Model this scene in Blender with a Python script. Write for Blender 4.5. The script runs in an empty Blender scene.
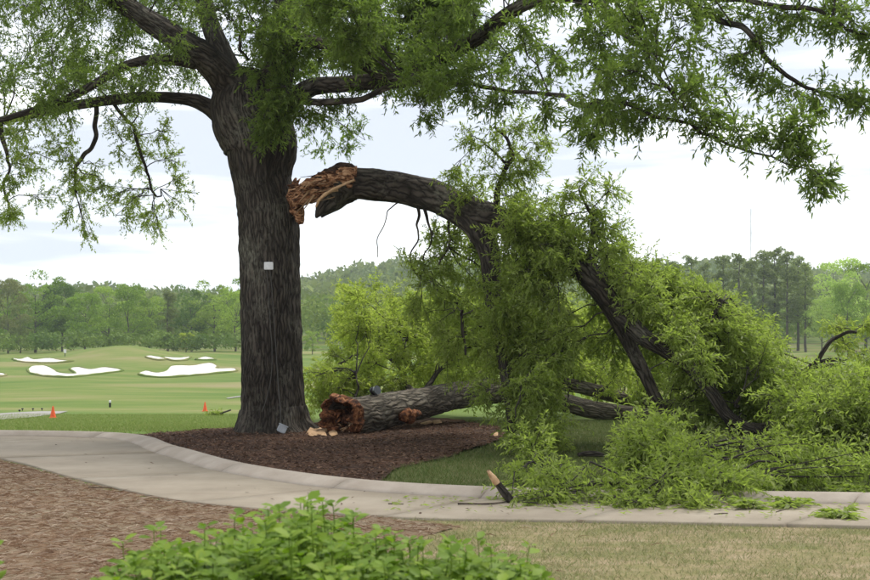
import bpy, math, random
import numpy as np
from mathutils import Vector, Matrix
from mathutils.geometry import delaunay_2d_cdt

R = math.radians
rng = np.random.default_rng(7)
random.seed(7)
scene = bpy.context.scene
C = scene.collection

# ------------------------------------------------------------------ camera
FPX, HOR, CX, CAMZ = 1208.0, 347.0, 435.0, 1.6      # focal length, horizon and centre in photo pixels
cam_d = bpy.data.cameras.new('camera')
cam = bpy.data.objects.new('camera', cam_d); C.objects.link(cam)
cam.location = (0, 0, CAMZ); cam.rotation_euler = (R(90), 0, 0)
cam_d.sensor_width = 36.0; cam_d.lens = 36.0 * FPX / 870.0
cam_d.shift_y = (HOR - 290.0) / 870.0
cam_d.clip_start = 0.05; cam_d.clip_end = 9000
cam_d.dof.use_dof = True; cam_d.dof.focus_distance = 21.0; cam_d.dof.aperture_fstop = 5.6
scene.camera = cam

# ------------------------------------------------------------------ world, sun, exposure
SUN_EL, SUN_AZ = R(60), R(40)      # high behind the cloud, beyond the oak and to the right
world = bpy.data.worlds.new('World'); scene.world = world; world.use_nodes = True
wt = world.node_tree; wt.nodes.clear()
def wn(t, **k):
    n = wt.nodes.new(t)
    for a, b in k.items(): setattr(n, a, b)
    return n
sky = wn('ShaderNodeTexSky', sky_type='NISHITA', sun_disc=False, sun_elevation=SUN_EL, sun_rotation=SUN_AZ)
tc = wn('ShaderNodeTexCoord'); mp = wn('ShaderNodeMapping')
mp.inputs['Scale'].default_value = (1.3, 1.3, 13.0)
n1 = wn('ShaderNodeTexNoise'); n1.inputs['Scale'].default_value = 1.7; n1.inputs['Detail'].default_value = 6; n1.inputs['Roughness'].default_value = .55
cr = wn('ShaderNodeValToRGB')
cr.color_ramp.elements[0].position = .45; cr.color_ramp.elements[0].color = (.41, .435, .495, 1)
cr.color_ramp.elements[1].position = .66; cr.color_ramp.elements[1].color = (1, 1, 1, 1)
sc_ = wn('ShaderNodeVectorMath', operation='SCALE'); sc_.inputs['Scale'].default_value = 9.0
mx = wn('ShaderNodeMix', data_type='RGBA'); mx.inputs['Factor'].default_value = .93
bg = wn('ShaderNodeBackground'); bg.inputs['Strength'].default_value = .1
wo = wn('ShaderNodeOutputWorld')
L = wt.links.new
L(tc.outputs['Generated'], mp.inputs['Vector']); L(mp.outputs['Vector'], n1.inputs['Vector'])
L(n1.outputs['Fac'], cr.inputs['Fac']); L(cr.outputs['Color'], sc_.inputs[0])
L(sky.outputs['Color'], mx.inputs['A']); L(sc_.outputs['Vector'], mx.inputs['B'])
L(mx.outputs['Result'], bg.inputs['Color']); L(bg.outputs['Background'], wo.inputs['Surface'])

sun_d = bpy.data.lights.new('sun', 'SUN'); sun_d.energy = 1.5; sun_d.angle = R(25); sun_d.color = (1, .96, .9)
sun = bpy.data.objects.new('sun', sun_d); C.objects.link(sun)
sv = Vector((math.sin(SUN_AZ) * math.cos(SUN_EL), math.cos(SUN_AZ) * math.cos(SUN_EL), math.sin(SUN_EL)))
sun.rotation_euler = sv.to_track_quat('Z', 'Y').to_euler(); sun.location = (0, 0, 60)

vs = scene.view_settings
vs.view_transform = 'Standard'; vs.look = 'None'; vs.gamma = 1; vs.use_curve_mapping = False; vs.exposure = 1.18
scene.render.engine = 'CYCLES'
scene.cycles.use_denoising = True
scene.cycles.max_bounces = 12; scene.cycles.diffuse_bounces = 7; scene.cycles.transmission_bounces = 8
scene.cycles.volume_bounces = 2; scene.cycles.transparent_max_bounces = 8
scene.render.film_transparent = False

# ------------------------------------------------------------------ noise and geometry helpers
def _hash(ix, iy, iz, seed):
    h = (ix.astype(np.int64) * 374761393 + iy.astype(np.int64) * 668265263 + iz.astype(np.int64) * 2147483647 + seed * 974711) & 0xffffffff
    h = ((h ^ (h >> 13)) * 1274126177) & 0xffffffff
    h = (h ^ (h >> 16)) & 0xffffffff
    return h / 4294967295.0
def vnoise(p, seed=0):
    p = np.asarray(p, float); i = np.floor(p); f = p - i; f = f * f * (3 - 2 * f)
    x, y, z = i[..., 0], i[..., 1], i[..., 2]; r = 0
    for dx in (0, 1):
        for dy in (0, 1):
            for dz in (0, 1):
                w = (f[..., 0] if dx else 1 - f[..., 0]) * (f[..., 1] if dy else 1 - f[..., 1]) * (f[..., 2] if dz else 1 - f[..., 2])
                r = r + w * _hash(x + dx, y + dy, z + dz, seed)
    return r * 2 - 1
def fbm(p, octs=4, seed=0):
    a, s, r = 1.0, 1.0, 0
    for k in range(octs):
        r = r + a * vnoise(np.asarray(p) * s, seed + k); a *= .5; s *= 2.03
    return r
def P(px, py, Y):
    return np.array([(px - CX) * Y / FPX, Y, CAMZ + (HOR - py) * Y / FPX])
def norm(v):
    return v / np.maximum(np.linalg.norm(v, axis=-1, keepdims=True), 1e-9)

def mesh_np(name, V, F, mat, parent=None, uv=None, smooth=False):
    """F: (n,k) int array or list of such arrays; V: (n,3)."""
    me = bpy.data.meshes.new(name)
    Fs = F if isinstance(F, list) else [F]
    V = np.ascontiguousarray(V, np.float32)
    me.vertices.add(len(V)); me.vertices.foreach_set('co', V.ravel())
    loops = np.concatenate([np.asarray(f, np.int32).ravel() for f in Fs])
    sizes = np.concatenate([np.full(len(f), np.asarray(f).shape[1], np.int32) for f in Fs])
    me.loops.add(len(loops)); me.loops.foreach_set('vertex_index', loops)
    st = np.concatenate([[0], np.cumsum(sizes)[:-1]]).astype(np.int32)
    me.polygons.add(len(sizes)); me.polygons.foreach_set('loop_start', st)
    if smooth: me.polygons.foreach_set('use_smooth', np.ones(len(sizes), bool))
    if uv is not None:
        l = me.uv_layers.new(name='UVMap'); l.data.foreach_set('uv', np.ascontiguousarray(uv[loops], np.float32).ravel())
    me.update(calc_edges=True)
    me.materials.append(mat)
    return obj(name, me, parent)
def obj(name, me, parent=None):
    o = bpy.data.objects.new(name, me); C.objects.link(o)
    if parent is not None:
        o.parent = parent
        o.matrix_parent_inverse = Matrix.Translation(parent.location).inverted()
    return o
def thing(name, loc, label, cat, group=None):
    o = bpy.data.objects.new(name, None); C.objects.link(o); o.location = tuple(loc); o.empty_display_size = .3
    return tag(o, label, cat, group)
def tag(o, label=None, cat=None, group=None, kind=None):
    if label: o['label'] = label
    if cat: o['category'] = cat
    if group: o['group'] = group
    if kind: o['kind'] = kind
    return o

def frames(pts):
    T = norm(np.gradient(pts, axis=0)); ref = np.array([0, 0, 1.0]) if abs(T[0, 2]) < .9 else np.array([1.0, 0, 0])
    A = np.zeros_like(pts); a = ref
    for i in range(len(pts)):
        a = a - T[i] * np.dot(a, T[i]); a = a / np.linalg.norm(a); A[i] = a
    return T, A, np.cross(T, A)
def catmull(pts, n):
    """smooth resampling of rows (any number of columns) with n points"""
    pts = np.asarray(pts, float); k = len(pts)
    p = np.vstack([2 * pts[0] - pts[1], pts, 2 * pts[-1] - pts[-2]])
    t = np.linspace(0, k - 1 - 1e-6, n); i = np.floor(t).astype(int); f = (t - i)[:, None]
    a, b, c, d = p[i], p[i + 1], p[i + 2], p[i + 3]
    return .5 * (2 * b + (c - a) * f + (2 * a - 5 * b + 4 * c - d) * f ** 2 + (3 * b - a - 3 * c + d) * f ** 3)
def tube(name, pts, rad, mat, parent=None, sides=20, amp=.06, nscale=3.0, ridge=0.0, seed=0, cap=True, radfun=None):
    """bark-covered limb along pts; ridge = depth of lengthwise fissures as a share of the radius"""
    pts = np.asarray(pts, float); n = len(pts); rad = np.asarray(rad, float)
    T, A, B = frames(pts)
    ln = np.concatenate([[0], np.cumsum(np.linalg.norm(np.diff(pts, axis=0), axis=1))])
    th = np.linspace(0, 2 * np.pi, sides, endpoint=False)
    d = A[:, None] * np.cos(th)[None, :, None] + B[:, None] * np.sin(th)[None, :, None]
    base = pts[:, None] + d * rad[:, None, None]
    r = rad[:, None] * (1 + amp * fbm(base * nscale, 3, seed))
    if ridge:
        q = np.stack([np.cos(th)[None] * 4.5 + 0 * ln[:, None], np.sin(th)[None] * 4.5 + 0 * ln[:, None], ln[:, None] * 1.5 + 0 * th[None]], -1)
        m = 1 - np.abs(fbm(q * 1.6, 3, seed + 5)); r = r + rad[:, None] * ridge * (m - .6)
    if radfun is not None: r = r * radfun(np.tile(th, (n, 1)), np.tile(ln[:, None], (1, sides)), base)
    V = (pts[:, None] + d * r[..., None]).reshape(-1, 3)
    i = np.arange(n - 1)[:, None] * sides; j = np.arange(sides)[None]; j2 = (j + 1) % sides
    F = [np.stack([i + j, i + j2, i + sides + j2, i + sides + j], -1).reshape(-1, 4)]
    uv = np.stack([np.tile(th / (2 * np.pi) * 2 * np.pi * rad.mean(), (n, 1)), np.tile(ln[:, None], (1, sides))], -1).reshape(-1, 2)
    if cap:
        V = np.vstack([V, pts[:1], pts[-1:]]); uv = np.vstack([uv, [[0, 0], [0, ln[-1]]]])
        a = np.arange(sides); b = (a + 1) % sides; o = (n - 1) * sides
        F.append(np.stack([b, a, np.full(sides, n * sides)], -1)); F.append(np.stack([o + a, o + b, np.full(sides, n * sides + 1)], -1))
    return mesh_np(name, V, F, mat, parent, uv, True)
def pxlimb(rows, n=40):
    """rows (px, py, Y, radius in px) -> world points and radii"""
    q = catmull(np.array(rows, float), n)
    pts = np.array([P(a, b, c) for a, b, c, _ in q]); rad = np.maximum(q[:, 3], .4) * q[:, 2] / FPX
    return pts, rad
def tubes(paths, radii, sides=3):
    """many thin twigs: paths (N,K,3), radii (N,K) -> V, F"""
    N, K, _ = paths.shape
    T = norm(np.gradient(paths, axis=1)); ref = np.where(np.abs(T[:, :1, 2:]) < .8, np.array([0, 0, 1.0]), np.array([1.0, 0, 0]))
    A = norm(np.cross(T, np.broadcast_to(ref, T.shape))); B = np.cross(T, A)
    th = np.arange(sides) * 2 * np.pi / sides
    V = paths[:, :, None] + (A[:, :, None] * np.cos(th)[None, None, :, None] + B[:, :, None] * np.sin(th)[None, None, :, None]) * radii[:, :, None, None]
    base = (np.arange(N) * K * sides)[:, None, None]; i = (np.arange(K - 1) * sides)[None, :, None]; j = np.arange(sides)[None, None]; j2 = (j + 1) % sides
    F = np.stack([base + i + j, base + i + j2, base + i + sides + j2, base + i + sides + j], -1).reshape(-1, 4)
    return V.reshape(-1, 3), F
def leaf_quads(pos, d, n, ln, w):
    d = norm(d); s = norm(np.cross(d, n)); n = np.cross(s, d)
    ln = ln[:, None]; w = w[:, None]
    mid = pos + d * ln * .45 + n * ln * .06
    V = np.stack([pos, mid + s * w * .5, pos + d * ln - n * ln * .10, mid - s * w * .5], 1).reshape(-1, 3)
    return V, np.arange(len(V)).reshape(-1, 4)
def rdir(n):
    return norm(rng.normal(size=(n, 3)))

# ------------------------------------------------------------------ materials
class NT:
    def __init__(s, name):
        s.m = bpy.data.materials.new(name); s.m.use_nodes = True; s.t = s.m.node_tree; s.t.nodes.clear()
        s.out = s.n('ShaderNodeOutputMaterial')
    def n(s, t, ins=None, **k):
        n = s.t.nodes.new(t)
        for a, b in k.items(): setattr(n, a, b)
        for a, b in (ins or {}).items():
            if hasattr(b, 'is_output') or isinstance(b, bpy.types.NodeSocket): s.t.links.new(b, n.inputs[a])
            else: n.inputs[a].default_value = b
        return n
    def noise(s, vec, scale, detail=4, rough=.55, dist=0):
        i = {'Scale': scale, 'Detail': detail, 'Roughness': rough, 'Distortion': dist}
        if vec is not None: i['Vector'] = vec
        return s.n('ShaderNodeTexNoise', i).outputs['Fac']
    def ramp(s, fac, stops, interp='LINEAR'):
        n = s.n('ShaderNodeValToRGB', {'Fac': fac}); e = n.color_ramp.elements; n.color_ramp.interpolation = interp
        while len(e) < len(stops): e.new(.5)
        for x, (p, c) in zip(e, stops):
            x.position = p; x.color = tuple(c) + (1,) if len(c) == 3 else c
        return n.outputs['Color']
    def mix(s, f, a, b, mode='MIX'):
        n = s.n('ShaderNodeMix', data_type='RGBA', blend_type=mode)
        for k, v in (('Factor', f), ('A', a), ('B', b)):
            if isinstance(v, bpy.types.NodeSocket): s.t.links.new(v, n.inputs[k])
            else: n.inputs[k].default_value = (tuple(v) + (1,)) if isinstance(v, (tuple, list)) and len(v) == 3 else v
        return n.outputs['Result']
    def math(s, op, a, b=0.0, clamp=False):
        n = s.n('ShaderNodeMath', operation=op, use_clamp=clamp)
        for i, v in ((0, a), (1, b)):
            if isinstance(v, bpy.types.NodeSocket): s.t.links.new(v, n.inputs[i])
            else: n.inputs[i].default_value = v
        return n.outputs[0]
    def bump(s, h, strength=.5, dist=.02):
        return s.n('ShaderNodeBump', {'Height': h, 'Strength': strength, 'Distance': dist}).outputs['Normal']
    def coord(s, kind='Object', scale=(1, 1, 1)):
        c = s.n('ShaderNodeTexCoord').outputs[kind]
        return s.n('ShaderNodeMapping', {'Vector': c, 'Scale': scale}).outputs['Vector']
    def pos(s, scale=(1, 1, 1)):
        c = s.n('ShaderNodeNewGeometry').outputs['Position']
        return s.n('ShaderNodeMapping', {'Vector': c, 'Scale': scale}).outputs['Vector']
    def bsdf(s, col, rough=.9, nrm=None, spec=.2):
        i = {'Base Color': col if isinstance(col, bpy.types.NodeSocket) else tuple(col) + (1,), 'Roughness': rough, 'Specular IOR Level': spec}
        if nrm is not None: i['Normal'] = nrm
        return s.n('ShaderNodeBsdfPrincipled', i).outputs[0]
    def done(s, sh):
        s.t.links.new(sh, s.out.inputs['Surface']); return s.m

def bark_mat(name, dark, light, lich):
    t = NT(name); uv = t.coord('UV')
    st = t.n('ShaderNodeMapping', {'Vector': uv, 'Scale': (16, 2.6, 1)}).outputs['Vector']
    w = t.noise(uv, 2.0, 3)
    st2 = t.n('ShaderNodeVectorMath', {0: st, 1: t.n('ShaderNodeCombineXYZ', {'X': t.math('MULTIPLY', w, 3.0)}).outputs[0]}, operation='ADD').outputs[0]
    v = t.n('ShaderNodeTexVoronoi', {'Vector': st2, 'Scale': 1.0, 'Randomness': 1}, feature='DISTANCE_TO_EDGE').outputs['Distance']
    f = t.noise(st2, 2.2, 6, .65)
    h = t.math('ADD', t.math('MINIMUM', t.math('MULTIPLY', v, 2.2), .7), t.math('MULTIPLY', f, .55))
    col = t.ramp(h, [(.18, dark), (.62, light), (.95, tuple(min(1, x * 1.5) for x in light))])
    sp = t.ramp(t.math('MULTIPLY', t.noise(t.coord('UV', (24, 9, 1)), 1.0, 5, .7), t.noise(uv, 1.3, 2)), [(.27, (0, 0, 0)), (.40, (1, 1, 1))])
    col = t.mix(t.math('MULTIPLY', sp, .75), col, lich)
    big_ = t.ramp(t.noise(t.pos((1.3, 1.3, .5)), 1.0, 3, .6), [(.3, (.62, .58, .52)), (.5, (1, .97, .93)), (.7, (1.35, 1.36, 1.3))])
    col = t.mix(1.0, col, big_, 'MULTIPLY')
    return t.done(t.bsdf(col, .92, t.bump(h, 1.0, .045), .15))
M = {}
M['bark'] = bark_mat('oak_bark', (.007, .006, .005), (.060, .052, .043), (.16, .155, .125))
M['log_bark'] = bark_mat('grey_log_bark', (.02, .017, .014), (.115, .10, .08), (.20, .19, .155))
M['bark_plain'] = (lambda t: t.done(t.bsdf(t.ramp(t.noise(t.coord(), 9, 4), [(.3, (.02, .017, .014)), (.7, (.07, .06, .05))]), .9)))(NT('twig_bark'))
M['stick'] = (lambda t: t.done(t.bsdf(t.ramp(t.noise(t.coord(), 14, 4), [(.3, (.035, .026, .02)), (.7, (.11, .085, .065))]), .9)))(NT('stick_bark'))
M['far_bark'] = (lambda t: t.done(t.bsdf(t.ramp(t.noise(t.coord(), 3, 3), [(.3, (.05, .042, .035)), (.7, (.13, .11, .09))]), .9)))(NT('far_bark'))

def leaf_mat(name, c0, c1, c2, trans=.45, rough=.45, objcol=False, noise_scale=.9):
    t = NT(name); g = t.n('ShaderNodeNewGeometry')
    col = t.ramp(g.outputs['Random Per Island'], [(0, c0), (.55, c1), (1, c2)])
    col = t.mix(t.math('MULTIPLY', t.noise(t.pos(), noise_scale, 2), .75), col, tuple(x * .66 for x in c1), 'MIX')
    if objcol:
        col = t.mix(1.0, col, t.n('ShaderNodeObjectInfo').outputs['Color'], 'MULTIPLY')
    p = t.bsdf(col, rough, None, .22)
    tr = t.n('ShaderNodeBsdfTranslucent', {'Color': t.mix(1.0, col, (1.06, 1.22, .62), 'MULTIPLY')}).outputs[0]
    return t.done(t.n('ShaderNodeMixShader', {0: trans, 1: p, 2: tr}).outputs[0])
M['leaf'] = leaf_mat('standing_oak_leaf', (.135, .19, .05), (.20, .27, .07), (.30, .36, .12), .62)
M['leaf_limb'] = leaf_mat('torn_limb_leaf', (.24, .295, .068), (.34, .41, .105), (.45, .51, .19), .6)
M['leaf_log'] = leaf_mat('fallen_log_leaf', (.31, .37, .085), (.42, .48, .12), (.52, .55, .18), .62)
M['leaf_far'] = leaf_mat('far_tree_leaf', (.38, .46, .36), (.72, .78, .70), (1.05, 1.05, 1.0), .42, .6, True, .12)
M['leaf_shrub'] = leaf_mat('shrub_leaf', (.10, .185, .014), (.19, .30, .025), (.30, .40, .045), .4, .55, False, 3.0)
M['leaf_brown'] = leaf_mat('dry_leaf', (.06, .03, .02), (.10, .05, .03), (.2, .1, .05), .2)

def wood_mat(name, stops, sc=(2, 2, 2)):
    t = NT(name); v = t.coord('Object', sc)
    f = t.noise(v, 6, 6, .65, .6); col = t.ramp(f, stops)
    return t.done(t.bsdf(col, .85, t.bump(t.noise(v, 16, 5, .7), .8, .02), .15))
M['torn'] = wood_mat('torn_wood', [(.37, (.016, .009, .006)), (.45, (.11, .047, .024)), (.52, (.33, .155, .072)), (.61, (.60, .38, .22))], (.7, 3, 3))
M['rot'] = wood_mat('rotten_wood', [(.34, (.016, .008, .005)), (.46, (.075, .026, .011)), (.57, (.24, .095, .04)), (.70, (.46, .25, .12))])
M['dark_rot'] = wood_mat('dark_rotten_wood', [(.35, (.012, .008, .006)), (.6, (.07, .04, .026))])
M['pale'] = wood_mat('fresh_wood', [(.3, (.42, .24, .12)), (.7, (.68, .47, .28))], (3, 3, 3))

# ground: lawn far off, dry tan turf near the camera
t = NT('ground_turf'); pv = t.pos(); sep = t.n('ShaderNodeSeparateXYZ', {'Vector': pv}); X_, Y_ = sep.outputs[0], sep.outputs[1]
big = t.noise(t.pos((.028, .06, .02)), 1.0, 5, .65); mid_ = t.noise(t.pos((.5, .9, .5)), 1.0, 4, .6); fine = t.noise(t.pos(), 14, 4, .7)
lawn = t.ramp(big, [(.38, (.10, .165, .03)), (.48, (.155, .205, .046)), (.57, (.24, .235, .085)), (.66, (.30, .25, .13))])
lawn = t.mix(t.math('MULTIPLY', mid_, .3), lawn, (.115, .175, .034))
gr = t.n('ShaderNodeMapRange', {'Value': t.math('ADD', Y_, t.math('MULTIPLY', big, 60.0)), 'From Min': 75.0, 'From Max': 95.0}).outputs[0]
lawn = t.mix(t.math('SUBTRACT', .8, t.math('MULTIPLY', gr, .8)), lawn, (.125, .195, .04))
lawn = t.mix(t.math('MULTIPLY', fine, .35), lawn, (.045, .075, .02))
shade_turf = t.ramp(t.noise(t.pos((.8, 1.5, .8)), 1.0, 3), [(.35, (.075, .11, .025)), (.5, (.105, .13, .04)), (.68, (.155, .14, .07))])      # the oak's shade put into the turf colour, plus brownish patches
nearlawn = t.mix(t.math('MULTIPLY', fine, .5), shade_turf, (.045, .06, .02))
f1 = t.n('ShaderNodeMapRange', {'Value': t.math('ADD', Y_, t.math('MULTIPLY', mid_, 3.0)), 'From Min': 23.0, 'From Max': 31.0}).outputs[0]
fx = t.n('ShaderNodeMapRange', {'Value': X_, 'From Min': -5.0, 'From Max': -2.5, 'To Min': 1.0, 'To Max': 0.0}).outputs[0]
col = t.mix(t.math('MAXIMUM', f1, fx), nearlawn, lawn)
dry = t.ramp(t.noise(t.pos((1.2, 2.2, 1)), 1.2, 5, .65), [(.34, (.15, .17, .055)), (.47, (.23, .205, .095)), (.58, (.32, .255, .15)), (.7, (.40, .32, .22))])
dry = t.mix(t.math('MULTIPLY', fine, .45), dry, (.12, .09, .045))
f2 = t.n('ShaderNodeMapRange', {'Value': Y_, 'From Min': 12.0, 'From Max': 12.3}).outputs[0]
col = t.mix(f2, dry, col)
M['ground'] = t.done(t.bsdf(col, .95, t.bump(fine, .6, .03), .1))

t = NT('concrete'); pv = t.pos()
c = t.ramp(t.noise(pv, 1.1, 6, .65), [(.3, (.24, .20, .142)), (.5, (.31, .262, .19)), (.7, (.37, .318, .238))])
c = t.mix(t.math('MULTIPLY', t.noise(pv, 45, 3, .7), .35), c, (.23, .20, .17))
st = t.ramp(t.noise(t.pos((.5, 1.6, 1)), 1.3, 5, .7, 1.2), [(.56, (0, 0, 0)), (.72, (1, 1, 1))])
c = t.mix(t.math('MULTIPLY', st, .35), c, (.25, .185, .135))
M['concrete'] = t.done(t.bsdf(c, .88, t.bump(t.noise(pv, 60, 4, .7), .25, .006), .25))
t = NT('kerb_concrete'); pv = t.pos()
c = t.ramp(t.noise(pv, 2.5, 6, .65), [(.3, (.29, .245, .19)), (.7, (.41, .355, .29))])
c = t.mix(t.math('MULTIPLY', t.noise(pv, 50, 3, .7), .3), c, (.24, .20, .16))
M['kerb'] = t.done(t.bsdf(c, .88, t.bump(t.noise(pv, 60, 4, .7), .3, .006), .25))

def litter_mat(name, stops, patch, sc=(1, 1, 1), patchf=.6, psc=.5):
    t = NT(name); pv = t.pos(sc)
    c = t.ramp(t.noise(pv, 9, 6, .75), stops)
    k = t.ramp(t.noise(t.pos((psc, psc * 1.8, psc)), 1.6, 4, .6), [(.42, (0, 0, 0)), (.6, (1, 1, 1))])
    c = t.mix(t.math('MULTIPLY', k, patchf), c, patch)
    return t.done(t.bsdf(c, .95, t.bump(t.noise(pv, 30, 5, .75), .9, .03), .1))
M['straw'] = litter_mat('pine_straw', [(.3, (.14, .088, .052)), (.5, (.25, .172, .105)), (.7, (.40, .315, .22))], (.33, .28, .19), (1, 2.2, 1), .75)
M['mulch'] = litter_mat('mulch', [(.3, (.035, .019, .012)), (.5, (.095, .052, .033)), (.7, (.18, .105, .066))], (.034, .024, .019), (1, 1.6, 1), .65)
M['sand'] = (lambda t: t.done(t.bsdf(t.ramp(t.noise(t.pos((.3, .5, .3)), 1, 3), [(.3, (.55, .51, .45)), (.7, (.68, .65, .60))]), .95)))(NT('bunker_sand'))
M['gravel'] = (lambda t: t.done(t.bsdf(t.ramp(t.noise(t.pos(), 2, 4), [(.3, (.24, .23, .205)), (.7, (.33, .31, .28))]), .95)))(NT('far_path_concrete'))
def blade_mat(name, a, b, c):
    t = NT(name); col = t.ramp(t.n('ShaderNodeNewGeometry').outputs['Random Per Island'], [(0, a), (.5, b), (1, c)])
    tr = t.n('ShaderNodeBsdfTranslucent', {'Color': col}).outputs[0]
    return t.done(t.n('ShaderNodeMixShader', {0: .3, 1: t.bsdf(col, .7, None, .2), 2: tr}).outputs[0])
M['blade'] = blade_mat('grass_blade', (.07, .11, .022), (.115, .155, .042), (.21, .20, .09))
M['blade_far'] = blade_mat('lit_grass_blade', (.15, .22, .04), (.21, .285, .065), (.30, .32, .11))  # brighter copy of the lawn blade, sunlit tone put into its colour
M['dryblade'] = blade_mat('dry_grass_blade', (.15, .19, .055), (.26, .26, .115), (.42, .37, .23))
M['needle'] = blade_mat('pine_needle', (.14, .078, .043), (.28, .175, .105), (.50, .41, .31))
M['chip'] = blade_mat('mulch_chip', (.035, .02, .013), (.10, .056, .036), (.22, .135, .085))
def plain(name, c, rough=.6, spec=.3, metal=0):
    t = NT(name); v = t.coord(); col = t.ramp(t.noise(v, 14, 4, .6), [(.3, tuple(x * .82 for x in c)), (.7, tuple(min(1, x * 1.1) for x in c))])
    return t.done(t.bsdf(col, rough, t.bump(t.noise(v, 40, 3), .1, .003), spec))
M['orange'] = plain('cone_orange', (.80, .11, .025), .5)
M['white'] = plain('white_paint', (.72, .72, .70), .5)
M['greybox'] = plain('grey_box_plastic', (.40, .42, .44), .5)
M['black'] = plain('black_plastic', (.012, .012, .013), .4)
M['glass'] = plain('dark_lens', (.05, .055, .06), .12, .6)
M['wire'] = plain('dull_wire', (.075, .07, .06), .6)
M['red'] = plain('rust_red', (.20, .04, .02), .7)

# ------------------------------------------------------------------ terrain
LY = np.array([-40, 21, 23, 26, 30, 38, 46, 70, 100, 125, 140, 155, 170, 185, 195, 210, 260, 320, 380, 700, 1200, 2600], float)
LZ = np.array([0, 0, -.02, -.16, -.39, -.76, -1.1, -1.93, -2.13, -1.9, -1.7, -1.0, -.2, .5, .75, .65, .4, 1, 3, 23, 26, 26])
RY = np.array([-40, 31, 36, 45, 60, 90, 130, 170, 230, 260, 320, 380, 700, 1200, 2600], float)
RZ = np.array([0, 0, -.1, -.6, -1.2, -2.2, -2.0, -.6, .9, 1.3, 1.5, 4, 35, 38, 38])
def smooth(a, b, x):
    t = np.clip((x - a) / (b - a), 0, 1); return t * t * (3 - 2 * t)
def terrain(x, y):
    x = np.asarray(x, float); y = np.asarray(y, float)
    a = x / np.maximum(np.abs(y), 5)
    s = smooth(-.165, -.06, a)
    z = np.interp(y, LY, LZ) * (1 - s) + np.interp(y, RY, RZ) * s
    far = smooth(330, 650, y)
    z = z + far * (2.5 * np.sin(a * 9 + .6) + 2 * np.sin(a * 23 + 2))
    w = smooth(60, 130, y)
    z = z + np.exp(-((y - 186) / 24) ** 2) * (2.1 * np.exp(-((a + .262) / .05) ** 2) - .75)
    return z + w * (.25 * vnoise(np.stack([x * .06, y * .03, 0 * x], -1), 3) + .3 * vnoise(np.stack([x * .13, y * .06, 0 * x], -1), 4))
def hit(px, py):
    """first ground point seen through a photo pixel"""
    Y = np.concatenate([np.arange(3, 60, .05), np.arange(60, 400, .25)])
    z = CAMZ + (HOR - py) * Y / FPX; x = (px - CX) * Y / FPX
    k = np.argmax(terrain(x, Y) >= z)
    return np.array([x[k], Y[k], terrain(x[k], Y[k])])
ys = np.concatenate([np.arange(-14, 30, .5), np.arange(30, 70, 1), np.arange(70, 220, 2), np.arange(220, 400, 6), np.geomspace(400, 2500, 30)])
cs = np.linspace(-1, 1, 161); cs = cs * (.35 + .65 * np.abs(cs))
gx = cs[None] * (np.abs(ys)[:, None] * .95 + 16); gy = np.repeat(ys[:, None], len(cs), 1)
gz = terrain(gx, gy)
nn = len(cs); i = np.arange(len(ys) - 1)[:, None] * nn; j = np.arange(nn - 1)[None]
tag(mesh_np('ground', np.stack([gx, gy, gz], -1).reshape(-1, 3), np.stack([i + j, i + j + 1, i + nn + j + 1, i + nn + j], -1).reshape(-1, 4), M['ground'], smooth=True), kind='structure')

def sheet(name, outline, mat, step, zf, kind='structure', parent=None, jitter=0.0):
    """flat piece of ground inside a closed outline of (x, y), gridded so it follows the terrain"""
    o = np.array(outline, float)
    d = np.concatenate([np.linspace(o[k], o[(k + 1) % len(o)], max(2, int(np.linalg.norm(o[(k + 1) % len(o)] - o[k]) / step) + 1))[:-1] for k in range(len(o))])
    if jitter: d = d + jitter * np.stack([vnoise(np.stack([d[:, 0] * 2.3, d[:, 1] * 2.3, 0 * d[:, 0]], -1), 11), vnoise(np.stack([d[:, 0] * 2.3, d[:, 1] * 2.3, 0 * d[:, 0]], -1), 12)], -1)
    lo, hi = d.min(0), d.max(0)
    g = np.stack(np.meshgrid(np.arange(lo[0], hi[0], step), np.arange(lo[1], hi[1], step)), -1).reshape(-1, 2) + 1e-3
    x, y = g[:, 0], g[:, 1]; ins = np.zeros(len(g), bool); nb = len(d)
    for k in range(nb):
        x1, y1 = d[k]; x2, y2 = d[(k + 1) % nb]
        if y1 != y2: ins ^= ((y1 > y) != (y2 > y)) & (x < (x2 - x1) * (y - y1) / (y2 - y1) + x1)
    pts = [Vector(p) for p in np.vstack([d, g[ins]])]
    vo, _, fo, *_ = delaunay_2d_cdt(pts, [(k, (k + 1) % nb) for k in range(nb)], [], 1, 1e-5)
    v = np.array([tuple(p) for p in vo]); V = np.column_stack([v, zf(v[:, 0], v[:, 1])])
    ob = mesh_np(name, V, np.array([f for f in fo if len(f) == 3]), mat, parent, smooth=True)
    return tag(ob, kind=kind) if kind else ob
def gxy(px, py):
    Y = CAMZ * FPX / (py - HOR); return ((px - CX) * Y / FPX, Y)

# ------------------------------------------------------------------ cart path of concrete slabs with a rolled kerb
def gk(px, py):
    Y = (CAMZ - .12) * FPX / (py - HOR); return ((px - CX) * Y / FPX, Y - .33)
joints = [((-15.5, 19.6), (-14.5, 21.8)), ((-12.2, 19.5), (-10.3, 21.5)), (gxy(-115, 447), gk(98, 431.5)), (gxy(0, 460), gk(160, 445)), (gxy(80, 481), gk(225, 462)), (gxy(195, 505), gk(335, 477.5)),
          (gxy(385, 519), gk(478, 486)), (gxy(575, 523), gk(640, 489)), (gxy(785, 527.5), gk(842, 491.5)), (gxy(1000, 533), gk(1040, 495)), ((8.2, 9.6), (8.6, 11.6)), ((11.0, 9.2), (11.4, 11.2))]
near = np.array([a for a, b in joints]); farp = np.array([b for a, b in joints]); NJ = len(joints); SUB = 10
nc, fc = catmull(near, (NJ - 1) * SUB + 1), catmull(farp, (NJ - 1) * SUB + 1)
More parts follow.
